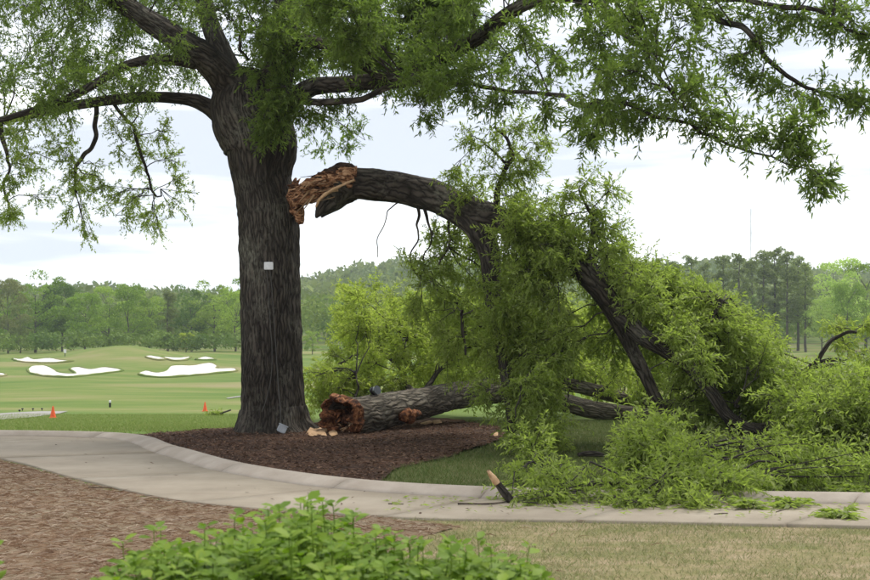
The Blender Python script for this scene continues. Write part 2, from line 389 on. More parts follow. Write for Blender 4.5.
path = bpy.data.objects.new('cart_path', None); C.objects.link(path); tag(path, kind='structure')
def strip(name, rails, mat):
    """closed loft through rails (k, n, 3)"""
    k, n, _ = rails.shape; V = rails.reshape(-1, 3)
    a = (np.arange(k) * n)[:, None]; b = (((np.arange(k) + 1) % k) * n)[:, None]; j = np.arange(n - 1)[None]
    F = [np.stack([a + j, b + j, b + j + 1, a + j + 1], -1).reshape(-1, 4)[:, ::-1], np.array([[q * n for q in range(k)]]), np.array([[q * n + n - 1 for q in range(k)][::-1]])]
    return mesh_np(name, V, F, mat, path)
for s in range(NJ - 1):
    u = np.arange(s * SUB, s * SUB + SUB + 1); a, b = nc[u].copy(), fc[u].copy()
    for e in (a, b):
        t0 = norm(e[1] - e[0]); t1 = norm(e[-1] - e[-2]); e[0] += t0 * .013; e[-1] -= t1 * .013
    zt = .032 + .004 * ((s * 7) % 3 - 1)
    z = lambda e, h: np.column_stack([e, np.full(len(e), h)])
    w = norm(b - a)
    strip('slab', np.stack([z(a, -.06), z(a, zt - .012), z(a + w * .012, zt), z(a + w * .8, zt + .001), z(b - w * .004, zt), z(b - w * .004, -.06)]), M['concrete'])
    strip('kerb', np.stack([z(b, -.06), z(b, zt + .002), z(b + w * .05, zt + .03), z(b + w * .15, .105), z(b + w * .20, .118), z(b + w * .33, .12), z(b + w * .35, .108), z(b + w * .35, -.06)]), M['kerb'])

# ------------------------------------------------------------------ ground sheets: pine straw, mulch bed, bunkers, far path
edge = [tuple(p) for p in nc[::5] - np.array([0, .0])]
le = [p for p in edge if p[0] < .35]
straw_out = [(p[0] - .06, p[1] - .06) for p in le] + [(.25, 10.6), (-.2, 9.9), (-.5, 8.6), (-.9, 7.6), (-1.3, 6.2), (-1.9, 5.0), (-16, 5.0)]
tag(sheet('pine_straw_bed', straw_out, M['straw'], .35, lambda x, y: .006 + .02 * np.clip(fbm(np.stack([x * 2, y * 2, 0 * x], -1), 2, 4), 0, 1), jitter=.12))
outer = fc + norm(fc - nc) * .34
ke = [tuple(p) for p in outer if -5.75 < p[0] < -.72]
mulch_out = ke + [gxy(398, 468), gxy(450, 458), gxy(492, 445), gxy(507, 436), gxy(497, 428), gxy(455, 421), gxy(400, 417), gxy(330, 420), gxy(290, 424), (-3.3, 23.6), (-4.2, 22.7), (-5.1, 21.9)]
def mulch_z(x, y):
    d = np.hypot(x + 3, y - 22.2)
    return .022 + .07 * np.exp(-(d / 1.6) ** 2) + .03 * np.abs(fbm(np.stack([x * 1.7, y * 1.7, 0 * x], -1), 3, 21)) + terrain(x, y)
sheet('mulch_bed', mulch_out, M['mulch'], .16, mulch_z, jitter=.08)

bk = {'a': [(12, 358.3), (20, 360), (28, 357), (34, 360.4), (50, 358.3), (62, 361), (76, 361.3), (60, 363.3), (30, 363.3), (14, 361)],
      'b': [(27, 370), (32, 366.5), (45, 366), (52, 369), (60, 374), (78, 375), (68, 369), (80, 367.5), (90, 370.5), (105, 367.5), (126, 371), (108, 373.5), (88, 376), (70, 378), (45, 377), (30, 374)],
      'c': [(137, 374.5), (146, 371), (156, 374), (166, 372), (170, 366.5), (180, 366), (192, 366.5), (205, 364), (212, 363.5), (218, 367), (215, 369.5), (236, 369), (237, 372), (200, 375.5), (165, 378.3), (145, 377)],
      'd': [(144, 357.3), (150, 356), (168, 359.6), (158, 361)], 'e': [(160, 357), (178, 358.6), (192, 356.5), (186, 361), (172, 361.4)],
      'f': [(193, 360.6), (205, 356.6), (219, 360.4)], 'g': [(-10, 374), (4, 374), (7, 376), (-10, 378.4)]}
bl = {'a': 'white sand bunker high on the mound at its left shoulder', 'b': 'long white sand bunker with a grass tongue on the left face of the mound',
      'c': 'largest white sand bunker, scalloped, just left of the oak trunk', 'd': 'thin sliver of white sand at the upper right of the mound',
      'e': 'middle one of the three small upper right white bunkers', 'f': 'small white bunker nearest the oak trunk on the upper slope', 'g': 'white sand bunker cut by the left edge of the picture'}
for k, o in bk.items():
    oo = np.concatenate([np.linspace(o[q], o[(q + 1) % len(o)], 4)[:-1] for q in range(len(o))]); oo = .5 * oo + .25 * np.roll(oo, 1, 0) + .25 * np.roll(oo, -1, 0); oo = catmull(np.vstack([oo, oo[:1]]), len(oo) * 2)[:-1]
    hp = np.array([hit(a, b) for a, b in oo]); sheet('sand_bunker', [tuple(q[:2]) for q in hp], M['sand'], 1.2, lambda x, y: terrain(x, y) + .11)
    lp = np.vstack([hp, hp[:1]]); lp[:, 2] += .05; tag(tube('bunker_lip', lp, .13 + .10 * np.abs(fbm(lp * .3, 2, 3)), M['ground'], None, 8, .2, .6, 0, 2, False), kind='structure')
fp = [(-30, 416), (10, 413.3), (40, 411.8), (68, 411.7), (60, 414), (30, 418), (0, 420.3), (-40, 424)]
sheet('far_path', [tuple(hit(a, b)[:2]) for a, b in fp], M['gravel'], .8, lambda x, y: terrain(x, y) + .03)
fp = [(226, 398.6), (240, 396.4), (262, 394), (262, 395.2), (240, 397.4), (228, 399.2)]
sheet('far_path', [tuple(hit(a, b)[:2]) for a, b in fp], M['gravel'], 1.0, lambda x, y: terrain(x, y) + .04)

# ------------------------------------------------------------------ foliage builder
def fill(x0, x1, y0, y1, n, r0, r1, Y0, Y1, dens=1.0):
    """n clump seeds spread evenly (best candidate) through a box of the crown"""
    out = []
    for _ in range(n):
        best = None
        for _ in range(8):
            c = (rng.uniform(x0, x1), rng.uniform(y0, y1)); d = min([math.hypot(c[0] - o[0], c[1] - o[1]) for o in out] or [1e9])
            if best is None or d > best[0]: best = (d, c)
        out.append((best[1][0], best[1][1], rng.uniform(Y0, Y1), rng.uniform(r0, r1), dens))
    return out
def foliage(parent, clumps, anchors, leaf, lname='leaves', ll=(.065, .12), lw=.28, twl=(.18, .42), droop=.25, lift=.15, zmin=.03, flat=1.0, per=15, mul=1.0, squash=1.0):
    """branchlets from the nearest limb into each clump, twigs off the branchlets, leaves along the twigs"""
    BP, BR, TP, TR, LP, LD, LL = [], [], [], [], [], [], []
    for cl in clumps:
        px, py, Y, r, dens = cl[:5]
        c = P(px, py, Y); rr = r * Y / FPX; RR = np.array([rr, rr, rr * flat])
        a = anchors[np.argmin(np.linalg.norm(anchors - c, axis=1) + rng.uniform(0, .25, len(anchors)))]
        t = np.linspace(0, 1, 6)[:, None]; m = (a + c) / 2 + rng.normal(size=3) * .08 * np.linalg.norm(c - a) + np.array([0, 0, lift * np.linalg.norm(c - a)])
        bp = (1 - t) ** 2 * a + 2 * t * (1 - t) * m + t * t * c
        BP.append(bp); r0 = .007 + .006 * min(2.0, np.linalg.norm(c - a)); bp[1:-1] += rng.normal(size=(4, 3)) * .03 * np.linalg.norm(c - a); BR.append(np.linspace(r0, .005, 6))
        nm = max(3, int(mul * 9 * dens * (rr / .75) ** 1.4 + .5))
        e = c + RR * rdir(nm) * (rng.uniform(0, 1, (nm, 1)) ** .45)
        e[:, 2] = np.maximum(e[:, 2], zmin + .05)
        s = bp[rng.integers(2, 6, nm)]
        t = np.linspace(0, 1, 6)[None, :, None]; mm = (s + e) / 2 + rng.normal(size=(nm, 3)) * .1 * rr + np.array([0, 0, .12 * rr])
        mp_ = (1 - t) ** 2 * s[:, None] + 2 * t * (1 - t) * mm[:, None] + t * t * e[:, None]
        BP += list(mp_); BR += [np.linspace(.0065, .003, 6)] * nm
        nt = int(nm * 10)
        k = rng.integers(0, nm, nt); u = rng.uniform(.25, 1, nt) * 4.99; i0 = u.astype(int); f = (u - i0)[:, None]
        st = mp_[k, i0] * (1 - f) + mp_[k, i0 + 1] * f
        d = norm(norm(e - s)[k] * .55 + rdir(nt) * .85 + np.array([0, 0, -droop])); d[:, 2] *= squash; d = norm(d)
        ln = rng.uniform(*twl, nt)[:, None]
        en = st + d * ln; en[:, 2] -= .08 * ln[:, 0]; en[:, 2] = np.maximum(en[:, 2], zmin)
        md = (st + en) / 2 + np.array([0, 0, 1]) * ln * .06
        t = np.linspace(0, 1, 2)[None, :, None]
        tp = (1 - t) ** 2 * st[:, None] + 2 * t * (1 - t) * md[:, None] + t * t * en[:, None]
        kk = rng.random(nt) < .42; TP.append(tp[kk]); TR.append(np.tile(np.linspace(.0035, .0012, 2), (kk.sum(), 1)))
        nl = per; u = np.tile(np.linspace(.15, 1, nl), (nt, 1)) + rng.uniform(-.04, .04, (nt, nl)); u = np.clip(u, 0, .999)[..., None]
        lp = (1 - u) ** 2 * st[:, None] + 2 * u * (1 - u) * md[:, None] + u * u * en[:, None]
        ld = norm(d[:, None] * .75 + rdir(nt * nl).reshape(nt, nl, 3) * .8 + np.array([0, 0, -.1])); ld[..., 2] *= squash
        lp[..., 2] = np.maximum(lp[..., 2], zmin)
        LP.append(lp.reshape(-1, 3)); LD.append(ld.reshape(-1, 3)); LL.append(rng.uniform(*ll, nt * nl))
    V1, F1 = tubes(np.array(BP), np.array(BR), 4); V2, F2 = tubes(np.concatenate(TP), np.concatenate(TR), 3)
    mesh_np('twigs', np.vstack([V1, V2]), np.vstack([F1, F2 + len(V1)]), M['bark_plain'], parent, smooth=True)['kind'] = 'stuff'
    LP, LD, LL = np.concatenate(LP), np.concatenate(LD), np.concatenate(LL); n = len(LP)
    nr = norm(rdir(n) + np.array([0, 0, 1.1]))
    V, F = leaf_quads(LP, LD, nr, LL, LL * lw * rng.uniform(.8, 1.2, n))
    V[:, 2] = np.maximum(V[:, 2], zmin - .015)
    mesh_np(lname, V, F, leaf, parent)['kind'] = 'stuff'
    return n

# ------------------------------------------------------------------ the standing oak
TY = 22.0
oak = thing('oak_tree', (P(270, 435, TY)[0], TY, 0), 'big dark-barked standing oak with a torn wound halfway up its trunk', 'tree')
prof = np.array([(447, 206, 340), (438, 222, 324), (431, 231, 314), (422, 236, 308), (410, 239, 305), (400, 240.5, 303), (350, 241.5, 301.5), (300, 241, 300.5), (260, 240, 300), (230, 239, 299), (212, 237.5, 298), (195, 235.5, 294), (180, 233, 290),
                 (165, 229.5, 292), (150, 226, 296), (135, 220, 293), (120, 214, 287), (108, 212, 281), (96, 214, 276), (84, 222, 270), (70, 232, 262)], float)
q = catmull(prof, 220)
tp = np.array([P((l + r) / 2, y, TY) for y, l, r in q]); tr = (q[:, 2] - q[:, 1]) / 2 * TY / FPX
def flute(th, ln, base):
    low = np.exp(-ln / .55)
    f = 1 + .15 * low * np.sin(5 * th + .7) + .08 * low * np.sin(8 * th + 2)
    f = f + .018 * np.sin(3 * th + 1.5 * ln) + .03 * smooth(3.6, 5.2, ln) * np.sin(2 * th + 1)
    q = np.stack([np.cos(th) * 7, np.sin(th) * 7, ln * 2.2], -1)
    return f + .055 * (np.abs(fbm(q * 1.5, 3, 31)) ** .7 - .45)
tube('trunk', tp, tr, M['bark'], oak, 190, .02, 2.2, 0, 3, True, flute)
limbs = {
 'a': [(250, 148, 22, 9), (228, 122, 22, 10), (205, 105, 22, 8), (185, 99, 22.0, 6.2), (150, 97, 22, 5.5), (110, 100, 22.2, 5.2), (60, 108, 22.6, 4.6), (0, 121, 23, 4), (-70, 130, 23.5, 2.5)],
 'b': [(255, 150, 22, 24), (240, 115, 21.9, 22), (228, 82, 21.8, 18), (205, 58, 21.5, 15), (178, 40, 21.2, 13), (145, 18, 21, 11), (105, -8, 21, 9), (40, -50, 21.5, 6), (-40, -90, 22, 3)],
 'c': [(240, 105, 22.1, 15), (228, 70, 22.5, 13), (216, 40, 22.8, 10), (206, 10, 23, 9), (195, -30, 23.2, 7), (180, -100, 23.5, 4)],
 'd': [(262, 155, 22, 20), (268, 115, 21.9, 17), (276, 80, 21.8, 16), (284, 40, 21.6, 15), (288, 0, 21.5, 13), (300, -60, 21.5, 9), (310, -140, 21.5, 4)],
 'e': [(279, 110, 21.8, 12), (310, 88, 21, 9), (345, 84, 20.4, 8), (395, 78, 19.8, 8), (440, 58, 19.2, 8), (480, 36, 18.6, 8), (512, 11, 18, 7), (548, -3, 17.5, 6), (600, -2, 17, 5), (660, -8, 16.4, 4), (720, -20, 16, 2)],
 'f': [(272, 118, 21.5, 6), (290, 102, 21, 4), (330, 102, 20.3, 3.4), (365, 97, 19.8, 3), (405, 84, 19.2, 2.8), (450, 84, 18.4, 2.4), (490, 89, 17.8, 2.2), (540, 92, 17, 2.0), (580, 104, 16, 2.6), (620, 102, 15.2, 2.2), (665, 118, 14.6, 1.8), (720, 138, 14.2, 1.5), (780, 160, 14, .8), (822, 178, 14, .5)],
 'g': [(195, 62, 21.4, 7), (172, 60, 21, 5.5), (148, 60, 20.7, 5), (120, 68, 20.5, 4.5), (85, 90, 20.3, 4), (40, 108, 20, 3.4), (-20, 125, 20, 2.4)],
 'h': [(283, 55, 21.5, 9), (300, 42, 20.9, 7), (325, 44, 20.4, 6), (350, 56, 19.9, 5), (380, 75, 19.4, 4.5), (410, 80, 18.8, 3.5), (440, 90, 18.4, 2)],
 'i': [(600, -2, 17, 5), (650, -6, 16.5, 4), (690, 0, 16.2, 3.6), (715, 18, 16, 3.2), (745, 32, 15.8, 3), (768, 62, 15.6, 2.5), (790, 78, 15.5, 2.2), (822, 93, 15.4, 1.6), (866, 106, 15.3, .8)],
 'j': [(660, -8, 16.4, 4), (740, 0, 16, 2.8), (790, 5, 15.8, 2.6), (812, 6, 15.7, 2.2), (840, 24, 15.6, 1.6), (880, 40, 15.5, 1.2)],
 'k': [(96, 102, 22.2, 2.6), (97, 125, 22.3, 2.3), (90, 145, 22.4, 2.2), (78, 165, 22.5, 2), (74, 185, 22.5, 1.3)],
 'l': [(112, 101, 22.2, 1.9), (130, 125, 22.5, 1.7), (138, 150, 22.6, 1.6), (146, 172, 22.8, 1.4), (158, 196, 23, .9)],
 'm': [(248, 60, 21.6, 1.6), (243, 50, 21.4, 1.6), (242, 34, 21.3, 1.6), (252, 28, 21.2, 1.3), (258, 26, 21.2, .8)],
 'n': [(600, -2, 17, 4), (612, 25, 16.2, 3), (640, 50, 15.4, 2.6), (665, 80, 14.8, 2), (690, 110, 14.4, 1.4)],
 'o': [(0, 121, 23, 3), (6, 160, 23, 1.6), (8, 200, 23.2, 1), (6, 225, 23.2, .6)]}
anch = []
def wig(p, r):
    """thin branches bend unevenly"""
    k = np.clip((.075 - r) / .06, 0, 1) * smooth(0, .15, np.linspace(0, 1, len(p)))
    return p + k[:, None] * .09 * np.stack([fbm(p * 2.6 + 9 * q, 2, q) for q in range(3)], -1)
for k, rows in limbs.items():
    p, r = pxlimb(rows, 46); p = wig(p, r); tube('limb', p, r, M['bark'], oak, 18, .07, 4, .05, ord(k)); anch.append(p)
anch = np.vstack(anch)
# light bark scar and torn socket where the limb came away
def rough(name, rows, mat, parent, amp, nsc, seed, n=34, sides=30, squash=1.0, ridge=.1):
    p, r = pxlimb(rows, n)
    nsc = np.array(nsc, float); f = lambda th, ln, b: 1 + amp * fbm(b * nsc, 4, seed) + ridge * np.abs(fbm(b * nsc * 2.7, 2, seed + 9))
    return tube(name, p, r, mat, parent, sides, .0, 1, 0, seed, True, f)
sock = rough('torn_socket', [(296, 178, 21.75, 1), (294, 186, 21.7, 5), (295, 196, 21.68, 7), (296, 206, 21.68, 7), (299, 213, 21.7, 5), (301, 224, 21.75, 2)], M['torn'], oak, .45, 7, 5)
def splinters(parent, n, px, py, Y, spread, dirv, ln, w, mat, seed, jit=.35):
    g = np.random.default_rng(seed)
    for _ in range(n):
        c = P(px + g.normal() * spread[0], py + g.normal() * spread[1], Y + g.normal() * spread[2])
        d = np.array(dirv, float) + g.normal(size=3) * jit; d = d / np.linalg.norm(d); L_ = g.uniform(*ln); ww = g.uniform(*w)
        s = np.cross(d, g.normal(size=3)); s /= np.linalg.norm(s); u = np.cross(d, s)
        k = g.uniform(.25, .5)
        V = np.array([c - s * ww - u * ww * k, c + s * ww - u * ww * k, c + s * ww + u * ww * k, c - s * ww + u * ww * k,
                      c + d * L_ * .6 - s * ww * .8, c + d * L_ * .55 + s * ww * .6, c + d * L_ + s * ww * .1, c + d * L_ * .9 - s * ww * .5 + u * ww * k])
        F = [np.array([[0, 1, 5, 4], [3, 7, 6, 2], [1, 2, 6, 5], [0, 4, 7, 3], [0, 3, 2, 1], [4, 5, 6, 7]])]
        mesh_np('splinter', V, F, mat, parent)
splinters(sock, 7, 296, 200, 21.62, (2.0, 6, .04), (.75, -.2, .25), (.10, .2), (.015, .05), M['torn'], 3)

crown = (fill(-50, 195, -60, 96, 46, 28, 44, 19, 25.5, .8) + fill(180, 320, -120, 20, 14, 34, 46, 19, 25, .9) +
         fill(255, 480, -50, 76, 48, 28, 42, 17.5, 23.5, 1.25) + fill(440, 610, -50, 78, 22, 26, 38, 16, 20, .95) +
         fill(592, 706, -30, 104, 19, 24, 34, 13.8, 16, .95) + fill(700, 900, -110, -20, 10, 30, 44, 14, 18, .7) +
         fill(-60, 500, -320, -120, 16, 55, 80, 17, 27, .3) +
         fill(10, 182, 118, 222, 24, 18, 28, 21.5, 23.5, .75) +
         [(150, 62, 20.2, 18, .9), (110, 72, 20, 22, 1), (75, 90, 19.8, 24, 1), (35, 100, 19.6, 24, 1), (60, 108, 21.8, 20, .9), (20, 118, 22, 22, .9), (180, 40, 20.4, 16, .8), (140, 95, 21.5, 14, .6), (30, 130, 22.5, 26, .7), (12, 175, 23, 18, .5), (8, 215, 23, 16, .45), (90, 236, 23, 16, .5), (158, 225, 23, 18, .5), (175, 180, 23, 14, .5), (60, 150, 22.3, 26, .7), (112, 195, 22.6, 24, .8), (75, 190, 22.5, 24, .8),
          (270, 138, 20.9, 12, 1.2), (262, 128, 20.9, 10, 1), (284, 128, 20.8, 14, 1), (300, 118, 21, 18, 1), (325, 112, 20.6, 18, .9), (350, 104, 20.4, 16, .8), (268, 100, 20.6, 22, 1.3), (285, 85, 20.6, 26, 1.4), (255, 75, 20.8, 14, .8),
          (345, 150, 26, 22, .45), (320, 150, 26, 16, .4), (365, 140, 26, 14, .3),
          (420, 112, 18.4, 12, .7), (438, 100, 18.3, 14, .9), (470, 100, 17.8, 14, .9), (540, 105, 16.8, 20, 1), (505, 95, 17.4, 20, 1), (580, 118, 15.8, 20, .9), (615, 120, 15.2, 20, .9), (590, 138, 15.6, 10, .6), (640, 125, 14.8, 20, .9),
          (695, 120, 14.4, 24, 1.1), (720, 120, 14.2, 22, 1.1), (745, 135, 14.1, 20, 1), (770, 140, 14, 18, 1), (790, 150, 14, 18, 1), (805, 165, 14, 14, .9), (822, 178, 14, 10, .8), (800, 125, 14, 8, .4),
          (735, 60, 15.6, 16, .7), (760, 78, 15.6, 16, .7), (785, 88, 15.5, 16, .8), (812, 92, 15.4, 16, .8), (840, 98, 15.4, 16, .8), (862, 108, 15.3, 14, .8), (752, 35, 15.8, 14, .5), (765, 12, 15.8, 16, .6),
          (800, 18, 15.7, 12, .4), (830, 30, 15.6, 14, .5), (855, 20, 15.6, 16, .5), (868, 45, 15.5, 12, .5), (845, 5, 15.7, 16, .5), (715, 5, 16, 18, .6)])
left = [c for c in crown if c[0] < 235 and c[1] <= 112]; hangl = [c for c in crown if c[0] < 235 and c[1] > 112]; rest = [c if c[0] < 728 else (c[0], c[1], c[2], c[3] * .9, c[4] * .75) for c in crown if c[0] >= 235 and not (525 < c[0] < 590 and 4 < c[1] < 52) and not (708 < c[0] < 734 and 15 < c[1] < 60)]
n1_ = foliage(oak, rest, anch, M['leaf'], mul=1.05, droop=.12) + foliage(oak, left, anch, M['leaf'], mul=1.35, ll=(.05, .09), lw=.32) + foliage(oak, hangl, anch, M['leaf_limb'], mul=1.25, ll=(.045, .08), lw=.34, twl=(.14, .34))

# ------------------------------------------------------------------ the torn limb still hanging from the trunk
tl = thing('torn_limb', (P(560, 490, 17)[0], 18.0, 0), 'thick torn oak limb arching from the trunk to the ground with its leaves on', 'tree limb')
tlimbs = [
 [(346, 184, 21.7, 14), (362, 184, 21.6, 15.5), (395, 187, 21.4, 15.5), (430, 195, 21, 16), (458, 208, 20.6, 16), (478, 228, 20.3, 13), (489, 252, 20.1, 11), (492, 285, 19.9, 9.5), (496, 315, 19.7, 8.5), (502, 345, 19.5, 8), (507, 375, 19.3, 7), (511, 405, 19, 6), (513, 445, 18.7, 4)],
 [(440, 198, 20.9, 13), (470, 210, 20.4, 14), (505, 222, 20, 13), (540, 238, 19.5, 13), (572, 260, 19, 13.5), (592, 278, 18.7, 12.5), (615, 306, 18.4, 10.5), (640, 334, 18, 8.5), (665, 350, 17.9, 7.8), (690, 366, 17.8, 7.2), (712, 393, 17.6, 6.5), (728, 416, 17.4, 6.5), (745, 426, 17.3, 6), (762, 428, 17.2, 5), (790, 420, 17, 3)],
 [(600, 292, 18.6, 9), (615, 316, 18.5, 8.5), (630, 345, 18.4, 7), (645, 375, 18.3, 6.5), (656, 398, 18.2, 6), (664, 408, 18.2, 5.5), (690, 425, 18, 4), (712, 450, 17.6, 2.5)],
 [(728, 416, 17.4, 6), (738, 436, 17.4, 5.5), (744, 450, 17.4, 5.5), (748, 462, 17.4, 5)],
 [(742, 428, 17.3, 4.5), (756, 442, 17.2, 3.5), (766, 456, 17, 2.5)], [(752, 426, 17.3, 4), (768, 438, 17, 3.4), (782, 452, 16.8, 2.2)],
 [(766, 430, 17.2, 3), (772, 420, 17.2, 2.5), (771, 408, 17.2, 2)], [(705, 384, 17.6, 3), (709, 374, 17.5, 2.5), (706, 366, 17.5, 2)], [(738, 407, 17.3, 2), (741, 394, 17.2, 1.6), (745, 385, 17.2, 1)],
 [(424, 206, 21, 2), (428, 225, 20.9, 1.1), (427, 250, 20.8, .8), (424, 275, 20.8, .5)], [(418, 204, 21, 2), (416, 225, 21, 1), (412, 250, 21, .8), (415, 275, 21, .6)],
 [(400, 200, 21.3, .8), (388, 215, 21.3, .6), (380, 235, 21.3, .45), (382, 255, 21.3, .4)], [(450, 214, 20.7, 1.4), (449, 245, 20.6, 1), (440, 262, 20.5, .8)],
 [(462, 310, 20, 1.6), (466, 330, 20, 1.4), (463, 352, 20, 1)], [(495, 222, 20, 4), (498, 190, 19.9, 3), (508, 165, 19.8, 2.4), (514, 155, 19.8, 2), (506, 140, 19.8, 1.6), (495, 126, 19.8, 1)],
 [(508, 165, 19.8, 1.6), (498, 158, 19.8, 1.2), (485, 146, 19.8, .8)], [(585, 265, 18.8, 3), (592, 235, 18.7, 2.4), (590, 205, 18.7, 1.6), (580, 190, 18.7, 1)],
 [(655, 345, 17.9, 3), (682, 338, 17.9, 2), (706, 325, 17.9, 1.5), (722, 298, 17.9, .9)], [(760, 428, 17.2, 4), (800, 430, 16.8, 3), (840, 435, 16.5, 2)],
 [(655, 430, 16.5, 1.6), (650, 450, 15, 1.5), (660, 470, 14, 1.4), (690, 485, 13.4, 1)], [(513, 440, 18.6, 2), (530, 460, 16.5, 1.5), (545, 480, 14.5, 1.2)]]
ta = []
for k, rows in enumerate(tlimbs):
    p, r = pxlimb(rows, 90 if k < 2 else 30); p = wig(p, r); p[:, 2] = np.maximum(p[:, 2], r * .5)
    tube('limb', p, r, M['bark'], tl, 48 if k < 2 else 14, .06, 3.0, .09 if k < 2 else .05, 60 + k); ta.append(p)
ta = np.vstack(ta)
# ragged bark shell and torn wood at the break
p, r = pxlimb([(354, 184, 21.65, 16.2), (340, 187, 21.65, 18), (328, 193, 21.65, 19), (312, 203, 21.65, 17)], 26)
T_, A_, B_ = frames(p); th = np.linspace(0, 2 * np.pi, 56, endpoint=False)
dd = A_[:, None] * np.cos(th)[None, :, None] + B_[:, None] * np.sin(th)[None, :, None]
reach = .55 - .50 * np.sin(th) * 0 + .25 * fbm(np.stack([np.cos(th) * 3, np.sin(th) * 3, 0 * th], -1), 3, 2)
updown = dd[0, :, 2]; reach = np.clip(.46 - .50 * updown + .16 * fbm(np.stack([np.cos(th) * 4, np.sin(th) * 4, 0 * th], -1), 3, 2), .08, 1.0)
tt = np.linspace(0, 1, 20)
V = []
for side, shrink in ((0, 1.0), (1, .86)):
    for a in tt:
        s = a * reach * 25; i0 = np.minimum(s.astype(int), 24); f = (s - i0)[:, None]
        cpt = p[i0] * (1 - f) + p[i0 + 1] * f; rr = (r[i0] * (1 - f[:, 0]) + r[i0 + 1] * f[:, 0]) * shrink
        dj = dd[i0, np.arange(56)]
        V.append(cpt + dj * (rr * (1 + .06 * fbm((cpt + dj) * 5, 3, 8)))[:, None])
V = np.concatenate(V); a = np.arange(56); b = (a + 1) % 56; F = []
for s in range(2):
    for k in range(19):
        o = (s * 20 + k) * 56; q_ = np.stack([o + a, o + b, o + 56 + b, o + 56 + a], -1); F.append(q_ if s == 0 else q_[:, ::-1])
o1, o2 = 19 * 56, 39 * 56; F.append(np.stack([o1 + a, o1 + b, o2 + b, o2 + a], -1))
mesh_np('bark_shell', V, F, M['bark'], tl, np.stack([V[:, 1] * 1.5 + V[:, 2], V[:, 0]], -1), True)
tw_ = rough('torn_wood', [(356, 180, 21.6, 10), (344, 179, 21.58, 11), (332, 182, 21.55, 10.5), (320, 187, 21.55, 10), (310, 192, 21.55, 9), (301, 198, 21.55, 7.5), (293, 202, 21.6, 5)], M['torn'], tl, .42, (2.2, 7, 7), 15, 60, 60, 1, .35)
crest = rough('dark_crest', [(354, 169, 21.55, 3), (346, 168.5, 21.5, 5), (336, 170, 21.48, 5.5), (326, 174, 21.48, 5), (316, 179, 21.5, 4), (306, 185, 21.55, 3), (299, 189, 21.6, 1.5)], M['dark_rot'], tl, .6, (4, 9, 9), 75, 40, 26, 1, .4)
rough('pale_rim', [(354, 180, 21.3, .8), (345, 184, 21.2, 1.3), (336, 188, 21.17, 1.5), (327, 193, 21.17, 1.6), (320, 199, 21.2, 1.4), (316, 207, 21.25, .8)], M['pale'], tl, .5, 14, 76, 40, 10, 1, .2)
splinters(tw_, 34, 332, 180, 21.42, (13, 4, .08), (-.9, -.1, -.28), (.2, .5), (.012, .04), M['torn'], 4, .16)
splinters(tw_, 14, 330, 186, 21.34, (12, 4, .05), (-.9, -.1, -.32), (.2, .5), (.008, .022), M['pale'], 14, .14)
splinters(tw_, 9, 334, 175, 21.5, (8, 1.5, .06), (-.9, -.1, -.15), (.12, .28), (.012, .03), M['dark_rot'], 24, .25)
splinters(tw_, 6, 312, 190, 21.3, (3, 6, .05), (-.6, -.2, -.75), (.3, .55), (.012, .028), M['pale'], 5, .15)
rough('bark_tail', [(330, 200, 21.5, 9), (324, 206, 21.45, 7), (319, 212, 21.4, 4), (316, 218, 21.4, 1)], M['bark'], tl, .35, 6, 25)

